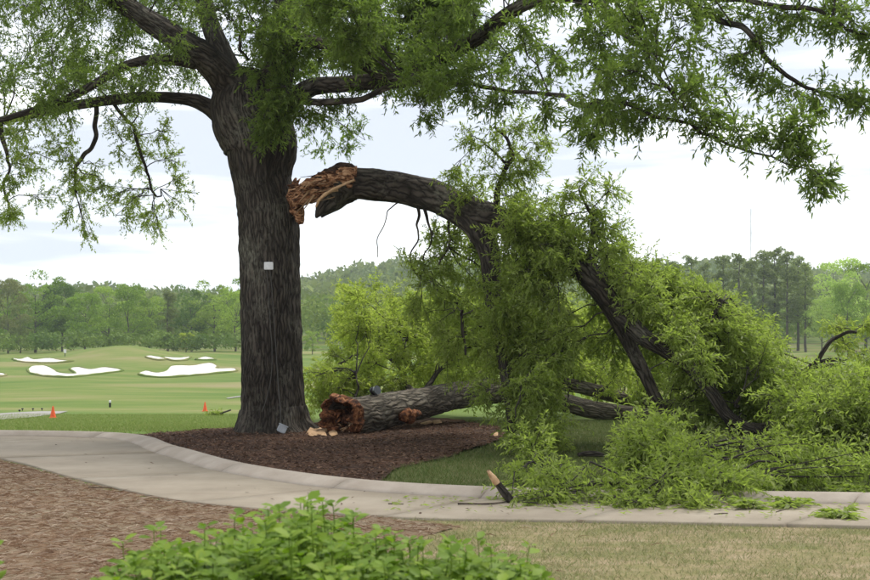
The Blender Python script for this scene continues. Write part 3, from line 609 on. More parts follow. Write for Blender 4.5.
hang = (fill(505, 562, 215, 360, 24, 20, 32, 18.2, 19.8, 1.05) + fill(445, 505, 245, 365, 18, 18, 28, 20.7, 22, .85) + fill(478, 512, 270, 390, 5, 12, 18, 19, 19.4, .6) + fill(518, 556, 350, 440, 9, 18, 26, 18, 19.5, 1) + fill(518, 556, 330, 450, 8, 20, 28, 17.5, 19.5, 1.0) + [(515, 232, 18.6, 18, 1), (540, 245, 18.3, 20, 1.1), (560, 262, 18.2, 14, 1), (525, 215, 18.8, 16, 1), (700, 366, 17, 18, 1), (690, 346, 17.2, 18, 1), (612, 252, 18.3, 20, 1.2), (632, 274, 18.2, 20, 1.3), (652, 292, 18.1, 22, 1.3), (672, 312, 18, 22, 1.3), (694, 328, 17.7, 22, 1.3), (700, 300, 18.4, 22, 1.2), (722, 318, 18, 22, 1.2), (742, 340, 17.8, 22, 1.2), (752, 366, 17.6, 22, 1.3), (770, 390, 17.6, 22, 1.3), (742, 392, 18.2, 20, 1.1), (765, 404, 18.6, 18, 1), (650, 268, 18.8, 16, 1), (672, 338, 17.3, 14, .8), (640, 300, 18, 10, .6)] +
        [(470, 188, 20.2, 20, .7), (500, 175, 19.9, 22, 1), (482, 192, 20.6, 16, .8), (515, 200, 19.8, 24, 1.1), (505, 150, 19.8, 18, .6), (495, 128, 19.8, 20, .55), (470, 135, 19.8, 14, .35), (525, 125, 19.8, 18, .5), (535, 160, 19.6, 16, .7), (528, 178, 19.6, 16, .6), (545, 140, 19.6, 12, .4), (455, 170, 20.2, 10, .25), (545, 205, 19.6, 16, .5), (555, 228, 19.4, 16, .8),
         (582, 185, 18.8, 14, .6), (570, 195, 18.8, 12, .4), (595, 205, 18.8, 18, 1), (592, 228, 18.7, 20, 1.1), (575, 240, 19.4, 14, .8), (612, 190, 18.8, 9, .35), (618, 232, 18.6, 14, .6), (605, 245, 19.5, 20, 1.1),
         (430, 235, 20.9, 14, .35), (428, 262, 20.8, 14, .5), (435, 285, 20.6, 18, .7), (412, 262, 20.9, 10, .25), (440, 310, 20.5, 20, .8), (462, 335, 20.2, 20, .9), (420, 310, 20.6, 14, .5), (446, 236, 21.2, 12, .5)] +
        [(615, 270, 20, 26, 1), (645, 285, 20, 28, 1.1), (675, 300, 19.6, 28, 1.1), (700, 315, 19, 28, 1.1), (730, 325, 18.5, 26, 1.1), (755, 345, 18, 24, 1.1), (672, 330, 19.5, 26, 1.1), (705, 345, 18.6, 28, 1.2), (735, 362, 18, 28, 1.2), (690, 360, 19, 22, 1), (660, 305, 19.6, 24, 1), (640, 268, 20, 18, .8), (770, 368, 17.4, 26, 1.2)] + fill(600, 755, 285, 350, 20, 20, 28, 19.3, 21, 1) + fill(628, 725, 262, 320, 16, 16, 24, 19.5, 21, 1) + fill(690, 775, 330, 400, 16, 20, 28, 18, 19.5, 1.1) +
        fill(796, 890, 392, 466, 38, 26, 36, 15.6, 18.2, 1.25) + fill(690, 760, 375, 415, 9, 20, 26, 18, 18.8, 1) + fill(775, 900, 385, 410, 9, 18, 26, 17, 19.5, 1) +
        fill(632, 690, 440, 490, 17, 24, 34, 12.9, 15.2, 1.15) + fill(800, 890, 362, 395, 10, 20, 28, 17, 19, 1) + fill(690, 745, 478, 494, 8, 18, 24, 12.9, 14, 1.1) + fill(745, 880, 455, 486, 16, 24, 32, 13.6, 15.5, 1.0) +
        [(655, 422, 15.6, 20, .9), (628, 445, 15, 16, .8), (608, 488, 13.4, 14, 1), (615, 495, 12.9, 18, 1), (650, 498, 12.7, 22, 1.1), (690, 495, 12.8, 22, 1.1), (725, 492, 12.9, 20, 1), (760, 485, 13.4, 20, .9), (640, 503, 12.4, 12, .8), (700, 502, 12.4, 12, .7)] +
        [(512, 492, 13.1, 18, 1), (535, 494, 12.9, 20, 1.1), (560, 492, 13, 20, 1.1), (582, 490, 13.2, 16, .9), (522, 500, 12.5, 10, .9), (530, 472, 14, 20, 1), (550, 462, 15, 22, 1), (562, 472, 14.4, 16, .9), (535, 445, 16, 22, 1), (560, 478, 13.8, 20, 1), (515, 478, 13.8, 12, .7), (520, 425, 17.5, 22, 1)])
bnd = lambda x: np.interp(x, [560, 640, 690, 740, 775, 800, 870], [150, 250, 277, 305, 345, 368, 368])
hang = [c if c[0] < 640 else (c[0], max(c[1], float(bnd(c[0])) + .85 * c[3])) + tuple(c[2:]) for c in hang]
hang = [c if c[1] < 470 or c[2] > 14.6 else (c[0], c[1] + 2, c[2] - .65) + tuple(c[3:]) for c in hang]
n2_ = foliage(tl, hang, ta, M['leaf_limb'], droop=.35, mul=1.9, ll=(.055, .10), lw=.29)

# ------------------------------------------------------------------ the fallen log behind, hollow end by the trunk
fl = thing('fallen_log', (P(400, 410, 23)[0], 23.5, 0), 'grey fallen oak log with a rotten hollow end beside the trunk', 'log')
def logrow(px, Y, rpx, lift=0.0, pyc=None):
    r = rpx * Y / FPX; z = r * .92 + lift
    return (px, HOR + (CAMZ - z) * FPX / Y, Y, rpx)
main = [(343, 418, 21.6, 20.5), (360, 416, 22.0, 19.5), (375, 413, 22.35, 18.3), (395, 408.5, 22.9, 17), (425, 402.5, 23.8, 15), (455, 396, 24.8, 13.5), (490, 391.5, 26, 12.5), (518, 391.5, 26.6, 12), (540, 396, 26.7, 10.5), (562, 402, 26.6, 9.5), (585, 408, 26.5, 9), (608, 412, 26.5, 8.5), (632, 413.5, 26.5, 7), (670, 415, 26.6, 5)]
llimbs = [main,
 [(520, 389, 26.8, 9), (550, 384, 27.8, 7.5), (575, 386, 28.2, 7), (600, 392, 28.3, 7), (625, 399, 28.3, 6.8), (648, 404, 28.3, 5.5), (690, 402, 28.4, 4), (740, 390, 28.6, 2.5)],
 [(415, 397, 24, 4), (408, 385, 25, 3.2), (400, 366, 26, 2.6), (385, 355, 26.5, 2.2), (375, 346, 27, 1.6)], [(402, 370, 26, 2.4), (404, 350, 26.3, 2), (402, 330, 26.6, 1.4)],
 [(424, 394, 24.4, 3.2), (432, 380, 25, 2.5), (440, 370, 25.4, 2), (462, 366, 26, 1.2)], [(365, 346, 27, 1.6), (350, 356, 26.8, 1.4), (338, 365, 26.6, 1)],
 [(355, 397, 23.6, 1.3), (355, 385, 23.8, 1), (356, 375, 24, .7)], [(560, 386, 27.6, 3), (575, 355, 27.6, 2.4), (600, 335, 27.6, 1.5)], [(640, 404, 28.2, 3), (660, 370, 28, 2), (700, 350, 28, 1.5)], [(700, 402, 28.4, 3), (770, 380, 27, 2.5), (840, 365, 26, 2)],
 [(815, 364, 24, 2.6), (824, 350, 24, 2.2), (836, 338, 24, 2), (856, 332, 24, 1.4)], [(817, 362, 24, 2), (832, 359, 24, 2), (845, 360, 24, 1.4)], [(760, 384, 26, 3), (795, 374, 25, 2.6), (815, 364, 24, 2.6)]]
la = []
for k, rows in enumerate(llimbs):
    p, r = pxlimb(rows, 110 if k == 0 else 36); p = p if k == 0 else wig(p, r)
    tube('log' if k == 0 else 'branch', p, r, M['log_bark'] if k < 2 else M['bark'], fl, 56 if k == 0 else 16, .05, 3, .10 if k == 0 else .05, 90 + k, cap=(k != 0)); la.append(p)
la = np.vstack(la)
p0, r0 = pxlimb(main, 110); ax = norm(p0[0] - p0[6])
T_, A_, B_ = frames(p0); A0, B0 = A_[0], B_[0]; RR = r0[0]
rg = np.linspace(0, 1, 44); th = np.linspace(0, 2 * np.pi, 110, endpoint=False)
rr, tg = np.meshgrid(rg, th, indexing='ij')
q3 = np.stack([rr * np.cos(tg) * 3.0, rr * np.sin(tg) * 3.0, 0 * rr], -1)
edge_f = 1.22 + .2 * fbm(np.stack([np.cos(tg) * 2.2, np.sin(tg) * 2.2, 0 * tg], -1), 3, 4)
depth = .02 + .16 * fbm(q3, 4, 17) + .09 * np.abs(fbm(q3 * 3, 3, 18)) + .16 * rr
for (u, v, s, dp) in ((.35, .35, .34, .8), (-.5, .25, .26, .6), (.3, -.38, .36, .8), (-.25, -.5, .2, .45), (-.1, .6, .18, .4), (.0, -.05, .15, .3)):
    depth -= dp * np.exp(-(((rr * np.cos(tg) - u) ** 2 + (rr * np.sin(tg) - v) ** 2) / s ** 2) ** 2)
depth = depth * smooth(1.02, .9, rr) + smooth(.9, 1.02, rr) * (-.02 + .10 * fbm(np.stack([np.cos(tg) * 4, np.sin(tg) * 4, 0 * tg], -1), 3, 40))
rad_ = rr * RR * (1 + (edge_f - 1) * rr ** 2)
V = p0[0] + rad_[..., None] * (A0 * np.cos(tg)[..., None] + B0 * np.sin(tg)[..., None]) + depth[..., None] * ax
# outer skirt runs back over the log so the rot forms a solid collar
sk = p0[3] + (r0[3] * 1.0) * (A_[3] * np.cos(th)[:, None] + B_[3] * np.sin(th)[:, None])
V = np.vstack([V.reshape(-1, 3), sk]); n_ = 110; i = np.arange(44)[:, None] * n_; j = np.arange(n_)[None]; j2 = (j + 1) % n_
V[:, 2] = np.maximum(V[:, 2], .03)
re_ = mesh_np('rotten_end', V, np.stack([i + j, i + j2, i + n_ + j2, i + n_ + j], -1).reshape(-1, 4), M['rot'], fl, smooth=False)
splinters(re_, 9, 346, 428, 21.5, (7, 3, .03), tuple(ax), (.1, .25), (.01, .025), M['pale'], 61, .35)
splinters(re_, 16, 341, 420, 21.6, (4.5, 5, .03), tuple(ax), (.06, .2), (.02, .06), M['rot'], 6, .5)
rough('torn_wood', [(400, 418, 22.4, 3), (408, 416, 22.5, 6), (414, 414, 22.6, 5), (420, 413, 22.8, 2)], M['rot'], fl, .5, 6, 33)
logf = (fill(345, 480, 298, 388, 40, 18, 28, 24.5, 29, 1.0) + fill(565, 700, 312, 374, 24, 20, 28, 26, 30, 1) + fill(568, 700, 372, 398, 12, 14, 20, 30, 32.5, 1) + fill(690, 760, 335, 385, 9, 22, 28, 24, 28, .8) + fill(770, 870, 384, 400, 6, 16, 22, 24, 27, .8) + fill(306, 350, 374, 398, 11, 12, 18, 23.6, 26, .7) +
        fill(440, 570, 300, 385, 14, 22, 30, 24, 28, .9) + [(340, 330, 28, 12, .4), (350, 312, 28, 14, .5), (330, 355, 27, 10, .35), (845, 345, 24, 16, .7), (865, 355, 24, 20, .9), (835, 330, 24.5, 12, .4), (862, 325, 24.5, 14, .5), (360, 380, 25, 16, .7), (390, 385, 25, 16, .8), (640, 398, 27.5, 14, .7), (600, 378, 28.6, 12, .5)])
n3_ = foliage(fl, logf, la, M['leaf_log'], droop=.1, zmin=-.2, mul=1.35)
print('leaves', n1_, n2_, n3_)

# ------------------------------------------------------------------ broken branch end on the path, sticks and chips
def stick(name, rows, mat, label, cat='stick', amp=.12, group=None, sides=9):
    p, r = pxlimb(rows, 24); r = r * (.62 if cat != 'wood' else 1); p = p + .012 * vnoise(p * 9, 3)[:, None] * np.array([.4, 1.5, .6]); p[:, 2] = np.maximum(p[:, 2], r + .034)
    o = tube(name, p, r, mat, None, sides, amp, 12, .08, len(label))
    return tag(o, label, cat, group)
bb = thing('broken_branch', (P(503, 494, 12.2)[0], 12.2, 0.03), 'broken branch stub with a pale split tip leaning out of the leaves', 'branch')
p, r = pxlimb([(511, 501, 12.2, 4.2), (505, 494, 12.2, 4.0), (500, 487, 12.2, 3.8), (496, 481, 12.2, 3.4)], 14); p[:, 2] = np.maximum(p[:, 2], .05); tube('stem', p, r, M['bark'], bb, 14, .1, 8, .1, 5)
p, r = pxlimb([(497.5, 484, 12.16, 3.2), (494, 479, 12.16, 3.4), (490.5, 474.5, 12.16, 2.7), (488.5, 471.5, 12.16, 1.6)], 14); tube('split_tip', p, r, M['pale'], bb, 12, .25, 22, .3, 6)
splinters(bb, 6, 492, 477, 12.15, (.9, 1.0, .012), (-.5, 0, .8), (.05, .10), (.010, .02), M['pale'], 19, .05)
stick('stick', [(458, 508, 12, 1.5), (472, 508.6, 12, 1.3), (490, 508.4, 12, 1.4), (500, 507, 12.1, 1.1), (506, 505, 12.2, .8)], M['stick'], 'dark bare stick lying on the concrete in front of the leafy spray')
stick('stick', [(388, 508, 12, 1.2), (396, 508, 12, 1), (404, 507.6, 12, .9)], M['stick'], 'short dark twig lying on the path above the shrub')
stick('stick', [(578, 460, 17.2, 2.2), (588, 460, 17.2, 3), (598, 461, 17.2, 2.6), (604, 463, 17.2, 1.6)], M['bark'], 'short dark log piece lying on the lawn left of the leafy heap', 'wood')
stick('stick', [(716, 466, 16.2, 2), (724, 467, 16.2, 3), (734, 469, 16, 2.6)], M['bark'], 'short dark wood piece in the grass below the split branch foot', 'wood')
for k, (a, b, c, d, e) in enumerate([(714, 518, 728, 517, 'thin brown twig on the path right of the leafy heap, the leftmost of three'), (735, 514, 752, 512, 'thin brown twig on the path beside the edge of the leafy heap'), (776, 516, 792, 511, 'long thin twig lying slantwise on the path at right'), (855, 513, 864, 514, 'tiny dark twig on the path at the right edge of the picture'), (88, 491, 112, 491, 'dark thin twig lying on the pine straw at left')]):
    Ya, Yb = gxy(a, b)[1], gxy(c, d)[1]
    stick('twig', [(a, b, Ya, .7), ((a + c) / 2, (b + d) / 2 - .6, (Ya + Yb) / 2, .8), (c, d, Yb, .5)], M['stick'], e, 'twig')
def chip(rows, label, mat='pale', h=.03, seed=0, z0=.06):
    g = np.random.default_rng(seed); o = np.array(rows, float); w = np.array([gxy(*q) for q in o]); n = len(w); c = w.mean(0)
    zb = mulch_z(w[:, 0], w[:, 1]); zz = np.maximum(zb, z0) + .005
    V = np.vstack([np.column_stack([w, zz]), np.column_stack([c + (w - c) * .85, zz + h * g.uniform(.6, 1.3, n)])])
    a = np.arange(n); b = (a + 1) % n
    return tag(mesh_np('wood_chip', V, [np.stack([a, b, n + b, n + a], -1), (n + a)[None]], M[mat]), label, 'wood chip')
chip([(306, 437.5), (309, 435), (314, 435.6), (316, 433.6), (321, 433.4), (323, 435.4), (328, 436), (325, 438), (327, 439.5), (318, 438.8), (311, 440.2)], 'large pale wood chip on the mulch between trunk and hollow log end', h=.045, seed=1)
chip([(328, 438), (334, 436), (338, 438.5), (332, 440)], 'small pale chip at the foot of the rotten log end', h=.035, seed=2)
chip([(420, 427), (430, 424.6), (434, 426), (425, 428)], 'pale sliver of wood on the mulch in front of the log', seed=3)
chip([(432, 425.5), (440, 424), (442, 426), (434, 427.2)], 'pale sliver next to another, farther along the log', seed=4)
chip([(493, 438), (498, 437), (498, 439.5), (494, 440)], 'small whitish chip near the right end of the mulch bed', seed=5)
def sprig(px, py, Y, rp, label, dens=1.0, mat='leaf_limb'):
    o = thing('leafy_sprig', (P(px, py, Y)[0], Y, .03), label, 'sprig')
    Y = gxy(px, py)[1]; c = P(px, py, Y); a = np.array([[c[0] - rp * Y / FPX * .5, c[1], .05]])
    foliage(o, [(px, py, Y, rp, dens)], a, M[mat], flat=.08, twl=(.08, .2), mul=.7, per=9, squash=.15, droop=.0, lift=.0, zmin=float(terrain(c[0], c[1])) + .042)
sprig(836, 521, 11.1, 9, 'small green sprig lying alone on the path at far right', .8)
sprig(755, 511, 12.1, 20, 'flattened green sprig on the path beside the heap of leaves', .6)
sprig(795, 510, 12.4, 22, 'loose spray of leaves along the kerb at right', .5)
sprig(850, 496, 12.6, 18, 'spray of leaves lying over the kerb at the right edge', .6)
c = hit(215, 416)
o = thing('leafy_sprig', c, 'broken leafy branch lying on the grass left of the trunk', 'sprig')
foliage(o, [(212, 416, c[1], 13, .6), (218, 418, c[1], 10, .6)], np.array([c + np.array([.3, 0, .1])]), M['leaf_limb'], flat=.35, twl=(.1, .3), zmin=c[2] + .02)
p, r = pxlimb([(212, 416, c[1], 1), (222, 413, c[1], .9), (231, 410, c[1], .8)], 12); tube('stem', p, r, M['bark_plain'], o, 7)

# ------------------------------------------------------------------ bmesh solids for the small made things
import bmesh
def bm_obj(name, build, mat, parent=None, bevel=0.0):
    bm = bmesh.new(); build(bm)
    if bevel: bmesh.ops.bevel(bm, geom=bm.edges[:], offset=bevel, segments=2, affect='EDGES')
    bmesh.ops.recalc_face_normals(bm, faces=bm.faces[:])
    me = bpy.data.meshes.new(name); bm.to_mesh(me); bm.free(); me.materials.append(mat)
    return obj(name, me, parent)
def box(bm, c, s, rot=None):
    m = Matrix.Translation(Vector(c)) @ (rot.to_4x4() if rot else Matrix()) @ Matrix.Diagonal((s[0], s[1], s[2], 1))
    bmesh.ops.create_cube(bm, size=1, matrix=m)
def lathe(bm, c, prof, n=20):
    rings = [[bm.verts.new((c[0] + r * math.cos(2 * math.pi * k / n), c[1] + r * math.sin(2 * math.pi * k / n), c[2] + z)) for k in range(n)] for r, z in prof]
    for a, b in zip(rings, rings[1:]):
        for k in range(n): bm.faces.new((a[k], a[(k + 1) % n], b[(k + 1) % n], b[k]))
    bm.faces.new(rings[0][::-1]); bm.faces.new(rings[-1])
from mathutils import Euler
# white box high on the trunk with its two wires, grey box at the foot
sfc = TY - .535
c = P(269, 266, sfc - .03)
jb = thing('junction_box', c, 'small white box fixed high on the oak trunk', 'box')
bm_obj('body', lambda bm: box(bm, c, (.15, .09, .125)), M['white'], jb, .012)
bm_obj('lid', lambda bm: box(bm, c + np.array([0, -.05, 0]), (.16, .018, .135)), M['white'], jb, .006)
wires = [('left of the two thin wires running down the trunk from the white box', [(267, 270, 21.43, .35), (268, 290, 21.43, .35), (270, 320, 21.43, .35), (272, 350, 21.42, .35), (271, 378, 21.42, .35), (266, 400, 21.42, .35), (262, 412, 21.41, .35)]),
         ('right of the two wires, thicker, running from white box to grey box', [(270, 270, 21.43, .4), (272, 290, 21.43, .4), (274, 320, 21.43, .4), (276, 350, 21.42, .45), (278, 380, 21.42, .6), (280, 405, 21.40, .6), (281, 425, 21.38, .6)])]
for lab, rows in wires:
    p, r = pxlimb(rows, 40); tag(tube('wire', p, r, M['wire'], None, 8, 0), lab, 'wire')
c2 = P(282, 429, 21.27); ro = Euler((0, R(25), R(15))).to_matrix()
gb = thing('ground_box', c2, 'tilted grey box on the mulch at the foot of the trunk', 'box')
bm_obj('body', lambda bm: box(bm, c2, (.15, .11, .13), ro), M['greybox'], gb, .014)
bm_obj('lid', lambda bm: box(bm, Vector(c2) + ro @ Vector((0, 0, .07)), (.165, .125, .022), ro), M['greybox'], gb, .006)
# black floodlight perched on the log
c3 = P(374, 391, 22.3)
fd = thing('floodlight', c3 - np.array([0, 0, .1]), 'small black rounded floodlight perched on top of the fallen log', 'floodlight')
bm_obj('housing', lambda bm: (bmesh.ops.create_icosphere(bm, subdivisions=3, radius=.085, matrix=Matrix.Translation(Vector(c3)) @ Matrix.Rotation(R(20), 4, 'Y') @ Matrix.Diagonal((1.05, .95, .85, 1)))), M['black'], fd)
def lens(bm):
    bmesh.ops.create_cone(bm, cap_ends=True, segments=20, radius1=.075, radius2=.085, depth=.05, matrix=Matrix.Translation(Vector(c3) + Vector((.05, -.05, .015))) @ Euler((R(75), 0, R(45))).to_matrix().to_4x4())
bm_obj('lens', lens, M['glass'], fd)
bm_obj('bracket', lambda bm: box(bm, c3 + np.array([-.03, 0, -.09]), (.03, .03, .11)), M['black'], fd, .004)
# cones
def cone(px, py, h, label):
    b = hit(px, py); o = thing('traffic_cone', b, label, 'traffic cone', 'orange cones on the grass')
    s = h / .46
    bm_obj('base', lambda bm: box(bm, b + np.array([0, 0, .02 * s]), (.27 * s, .27 * s, .035 * s), Euler((0, 0, R(20))).to_matrix()), M['orange'], o, .006)
    bm_obj('shell', lambda bm: lathe(bm, b, [(.115 * s, .037 * s), (.105 * s, .06 * s), (.085 * s, .16 * s), (.055 * s, .3 * s), (.028 * s, .44 * s), (.02 * s, .46 * s), (.014 * s, .458 * s), (.014 * s, .42 * s)]), M['orange'], o)
cone(53, 418.5, .46, 'orange traffic cone beside the pale path at far left')
cone(205, 411.5, .46, 'orange traffic cone on the grass just left of the oak trunk')
b = hit(110, 407.5)
po = thing('marker_post', b, 'short black post with a white top standing on the grass between the cones', 'post')
bm_obj('post', lambda bm: lathe(bm, b, [(.065, -.02), (.065, .27), (.06, .275)]), M['black'], po)
bm_obj('cap', lambda bm: lathe(bm, b, [(.068, .276), (.068, .38), (.055, .41), (.02, .42)]), M['white'], po)
for k, (px, py, lab) in enumerate([(19.5, 412.5, 'leftmost of four tiny dark markers along the pale path'), (22.5, 411, 'second tiny dark marker along the pale path, close to the first'), (33, 411, 'third tiny dark marker along the pale path'), (42, 410.8, 'tiny dark marker along the pale path nearest the orange cone')]):
    b = hit(px, py)
    o = thing('path_marker', b, lab, 'marker', 'small dark markers by the far path')
    bm_obj('stem', lambda bm: lathe(bm, b, [(.018, -.02), (.018, .06)], 8), M['black'], o)
    bm_obj('head', lambda bm: lathe(bm, b, [(.02, .061), (.06, .085), (.055, .12), (.02, .14)], 10), M['black'], o)
b = hit(65, 356.6)
o = thing('tee_sign', b, 'tiny white-topped sign post at the edge of the far wood at left', 'sign')
bm_obj('post', lambda bm: lathe(bm, b, [(.06, 0), (.06, .5)], 8), M['black'], o); bm_obj('board', lambda bm: box(bm, b + np.array([0, 0, .8]), (.4, .1, .55)), M['white'], o, .03)
b = hit(340, 362)
o = thing('course_post', b, 'tiny rust-red post in the clearing seen through the leaves', 'post')
bm_obj('post', lambda bm: lathe(bm, b, [(.14, 0), (.14, 1.0), (.08, 1.06)], 8), M['red'], o)

# ------------------------------------------------------------------ foreground shrub with broad leaves
def shrub(name, ctr, rad, nstem, label, seed):
    g = np.random.default_rng(seed); o = thing(name, (ctr[0], ctr[1], 0), label, 'shrub')
    SP, SR, LV, LF = [], [], [], []
    ux = np.linspace(0, 1, 4); prof = np.array([.05, .88, .95, .0])
    cnt = 0
    for s in range(nstem):
        a = g.uniform(0, 2 * np.pi); q = math.sqrt(g.uniform(0, 1)); ex, ey = q * math.cos(a), q * math.sin(a)
        top = rad[2] * (1 - .13 * q ** 3) * (g.uniform(.84, 1.0) if s % 14 else 1.06) * (1 + .06 * math.sin(3.1 * ex + seed) + .04 * math.sin(7 * ex + 2))
        b0 = np.array([ctr[0] + ex * rad[0] * .35, ctr[1] + ey * rad[1] * .35, 0.0]); e = np.array([ctr[0] + ex * rad[0], ctr[1] + ey * rad[1], top])
        t = np.linspace(0, 1, 8)[:, None]; m = (b0 + e) / 2 + np.array([ex * rad[0] * .35, ey * rad[1] * .35, -.05]) + g.normal(size=3) * .04
        p = (1 - t) ** 2 * b0 + 2 * t * (1 - t) * m + t * t * e
        SP.append(p); SR.append(np.linspace(.006, .0018, 8))
        ax_ = e - m; ax_ /= np.linalg.norm(ax_)
        nl = g.integers(6, 10); us = np.concatenate([np.linspace(.55, .97, nl), [.99, 1.0]])
        for k, u in enumerate(us):
            c = (1 - u) ** 2 * b0 + 2 * u * (1 - u) * m + u * u * e
            for side in (0, 1):
                ang = k * 1.57 + side * np.pi + g.normal() * .35
                s1 = np.cross(ax_, [0.3, 0.2, 1.0]); s1 /= np.linalg.norm(s1); s2 = np.cross(ax_, s1)
                up = .05 + .7 * (u - .5)
                d = s1 * math.cos(ang) + s2 * math.sin(ang) + ax_ * up + g.normal(size=3) * .15; d /= np.linalg.norm(d)
                nrm_ = ax_ + np.array([0, -.55, .9]) + g.normal(size=3) * .35; s_ = np.cross(d, nrm_); s_ /= np.linalg.norm(s_); nv = np.cross(s_, d)
                L_ = g.uniform(.028, .070) * (1 - .35 * max(0, u - .9) / .1 * g.uniform(0, 1)); W = L_ * g.uniform(.58, .74)
                curl = g.uniform(-.05, .28); fold = g.uniform(.08, .3)
                base = c + d * .008; vv = []
                for x, w in zip(ux, prof):
                    ctrp = base + d * L_ * x - nv * L_ * curl * x * x
                    ww = max(w, .04) * W / 2
                    vv += [ctrp - s_ * ww + nv * ww * fold, ctrp, ctrp + s_ * ww + nv * ww * fold]
                LV.append(vv)
                for r_ in range(3):
                    i = cnt * 12 + r_ * 3; LF += [[i, i + 1, i + 4, i + 3], [i + 1, i + 2, i + 5, i + 4]]
                cnt += 1
    V, F = tubes(np.array(SP), np.array(SR), 5); mesh_np('stems', V, F, M['leaf_shrub'], o, smooth=True)['kind'] = 'stuff'
    mesh_np('leaves', np.array(LV).reshape(-1, 3), np.array(LF), M['leaf_shrub'], o, smooth=True)['kind'] = 'stuff'
shrub('leafy_shrub', (-.38, 4.35), (.80, .72, .905), 760, 'bright green leafy shrub in the foreground, bottom centre of the picture', 3)
shrub('leafy_shrub', (-1.93, 4.1), (.42, .4, .97), 90, 'green shrub just poking in at the left edge of the picture', 5)

# ------------------------------------------------------------------ litter and grass blades
def blades(name, xy, zf, h, w, mat, lean=.5, parent=None):
    n = len(xy); z = zf(xy[:, 0], xy[:, 1]); p = np.column_stack([xy, z]); hh = rng.uniform(*h, n)[:, None]; a = rng.uniform(0, 2 * np.pi, n)
    s = np.column_stack([np.cos(a), np.sin(a), 0 * a]) * rng.uniform(*w, n)[:, None]; ld = np.column_stack([rng.normal(size=n), rng.normal(size=n), np.zeros(n)]) * lean * hh
    V = np.stack([p - s, p + s, p + ld + np.array([0, 0, 1]) * hh], 1).reshape(-1, 3)
    return tag(mesh_np(name, V, np.arange(3 * n).reshape(-1, 3), mat), kind='stuff')
def lie(name, xy, zf, ln, w, mat, tilt=.15, zo=.006):
    n = len(xy); a = rng.uniform(0, 2 * np.pi, n); d = np.column_stack([np.cos(a), np.sin(a), rng.normal(size=n) * tilt]); L_ = rng.uniform(*ln, n)[:, None]; s = np.column_stack([-np.sin(a), np.cos(a), rng.normal(size=n) * .4]) * rng.uniform(*w, n)[:, None]
    p = np.column_stack([xy, zf(xy[:, 0], xy[:, 1]) + zo + rng.uniform(0, .012, n)])
    V = np.stack([p - d * L_ / 2 - s * .5, p - s * .1 + np.array([0, 0, 1]) * L_ * .08 - s, p + d * L_ / 2, p + s + np.array([0, 0, 1]) * L_ * .04], 1).reshape(-1, 3)
    return tag(mesh_np(name, V, np.arange(4 * n).reshape(-1, 4), mat), kind='stuff')
def inside(poly, xy):
    x, y = xy[:, 0], xy[:, 1]; ins = np.zeros(len(xy), bool); o = np.array(poly)
    for k in range(len(o)):
        x1, y1 = o[k]; x2, y2 = o[(k + 1) % len(o)]
        if y1 != y2: ins ^= ((y1 > y) != (y2 > y)) & (x < (x2 - x1) * (y - y1) / (y2 - y1) + x1)
    return ins
zero = lambda x, y: terrain(x, y)
near_y = lambda x: np.interp(x, nc[:, 0], nc[:, 1]); far_y = lambda x: np.interp(x, outer[:, 0], outer[:, 1])
xy = np.column_stack([rng.uniform(-7, 2, 90000), rng.uniform(5, 19, 90000)]); xy = xy[(xy[:, 1] < near_y(xy[:, 0]) + .12 * rng.random(len(xy))) & (np.abs(xy[:, 0]) < xy[:, 1] * .45)]
k = inside(straw_out, xy) | (rng.random(len(xy)) < .004)
lie('pine_needles', xy[k], lambda x, y: .01 + 0 * x, (.08, .19), (.0012, .0024), M['needle'])
xy = np.column_stack([rng.uniform(-1.2, 6.5, 150000), rng.uniform(5.5, 11.6, 150000)]); xy = xy[(xy[:, 1] < near_y(xy[:, 0]) - .01) & ~inside(straw_out, xy) & (xy[:, 0] < xy[:, 1] * .42)]
dn = vnoise(np.column_stack([xy * 1.3, 0 * xy[:, 0]]), 6); xy = xy[rng.random(len(xy)) < .62 + .4 * dn]
blades('dry_grass', xy, zero, (.018, .05), (.002, .004), M['dryblade'], .9)
xy = np.column_stack([rng.uniform(-2.2, 9, 170000), rng.uniform(12.3, 26, 170000)]); xy = xy[(xy[:, 1] > far_y(xy[:, 0]) + .0) & ~inside(mulch_out, xy) & (xy[:, 0] < xy[:, 1] * .40) & (xy[:, 0] > -1.4)]
blades('lawn_grass', xy, zero, (.03, .075), (.003, .006), M['blade'], .7)
xy = np.column_stack([rng.uniform(-18, -2.6, 90000), rng.uniform(22.6, 52, 90000)]); xy = xy[(xy[:, 0] > -xy[:, 1] * .40) & ~inside(mulch_out, xy) & (xy[:, 1] > far_y(xy[:, 0])) & (xy[:, 0] < -xy[:, 1] * .1)]
blades('lawn_grass', xy, zero, (.03, .08), (.006, .012), M['blade_far'], .7)
xy = np.column_stack([rng.uniform(-6.2, 2, 40000), rng.uniform(13, 25, 40000)]); xy = xy[inside(mulch_out, xy)]
lie('mulch_chips', xy, mulch_z, (.03, .10), (.004, .012), M['chip'], .25)
# ragged grass along the outer kerb edge and leaf litter blown onto the path
k = rng.integers(0, len(fc) - 1, 90); e = fc[k] + norm(fc[k] - nc[k]) * -rng.uniform(.02, 1.2, (90, 1)) + rng.normal(size=(90, 2)) * .15
lie('fallen_leaves', e, lambda x, y: .036 + 0 * x, (.03, .07), (.005, .012), M['leaf_brown'])
xy = np.column_stack([rng.uniform(-.5, 6, 520), rng.uniform(10.6, 12.6, 520)]); xy = xy[(xy[:, 1] > near_y(xy[:, 0]) + .25 * rng.random(len(xy)) + .15)]
lie('fallen_leaves', xy, lambda x, y: .036 + 0 * x, (.06, .10), (.007, .011), M['leaf_limb'])

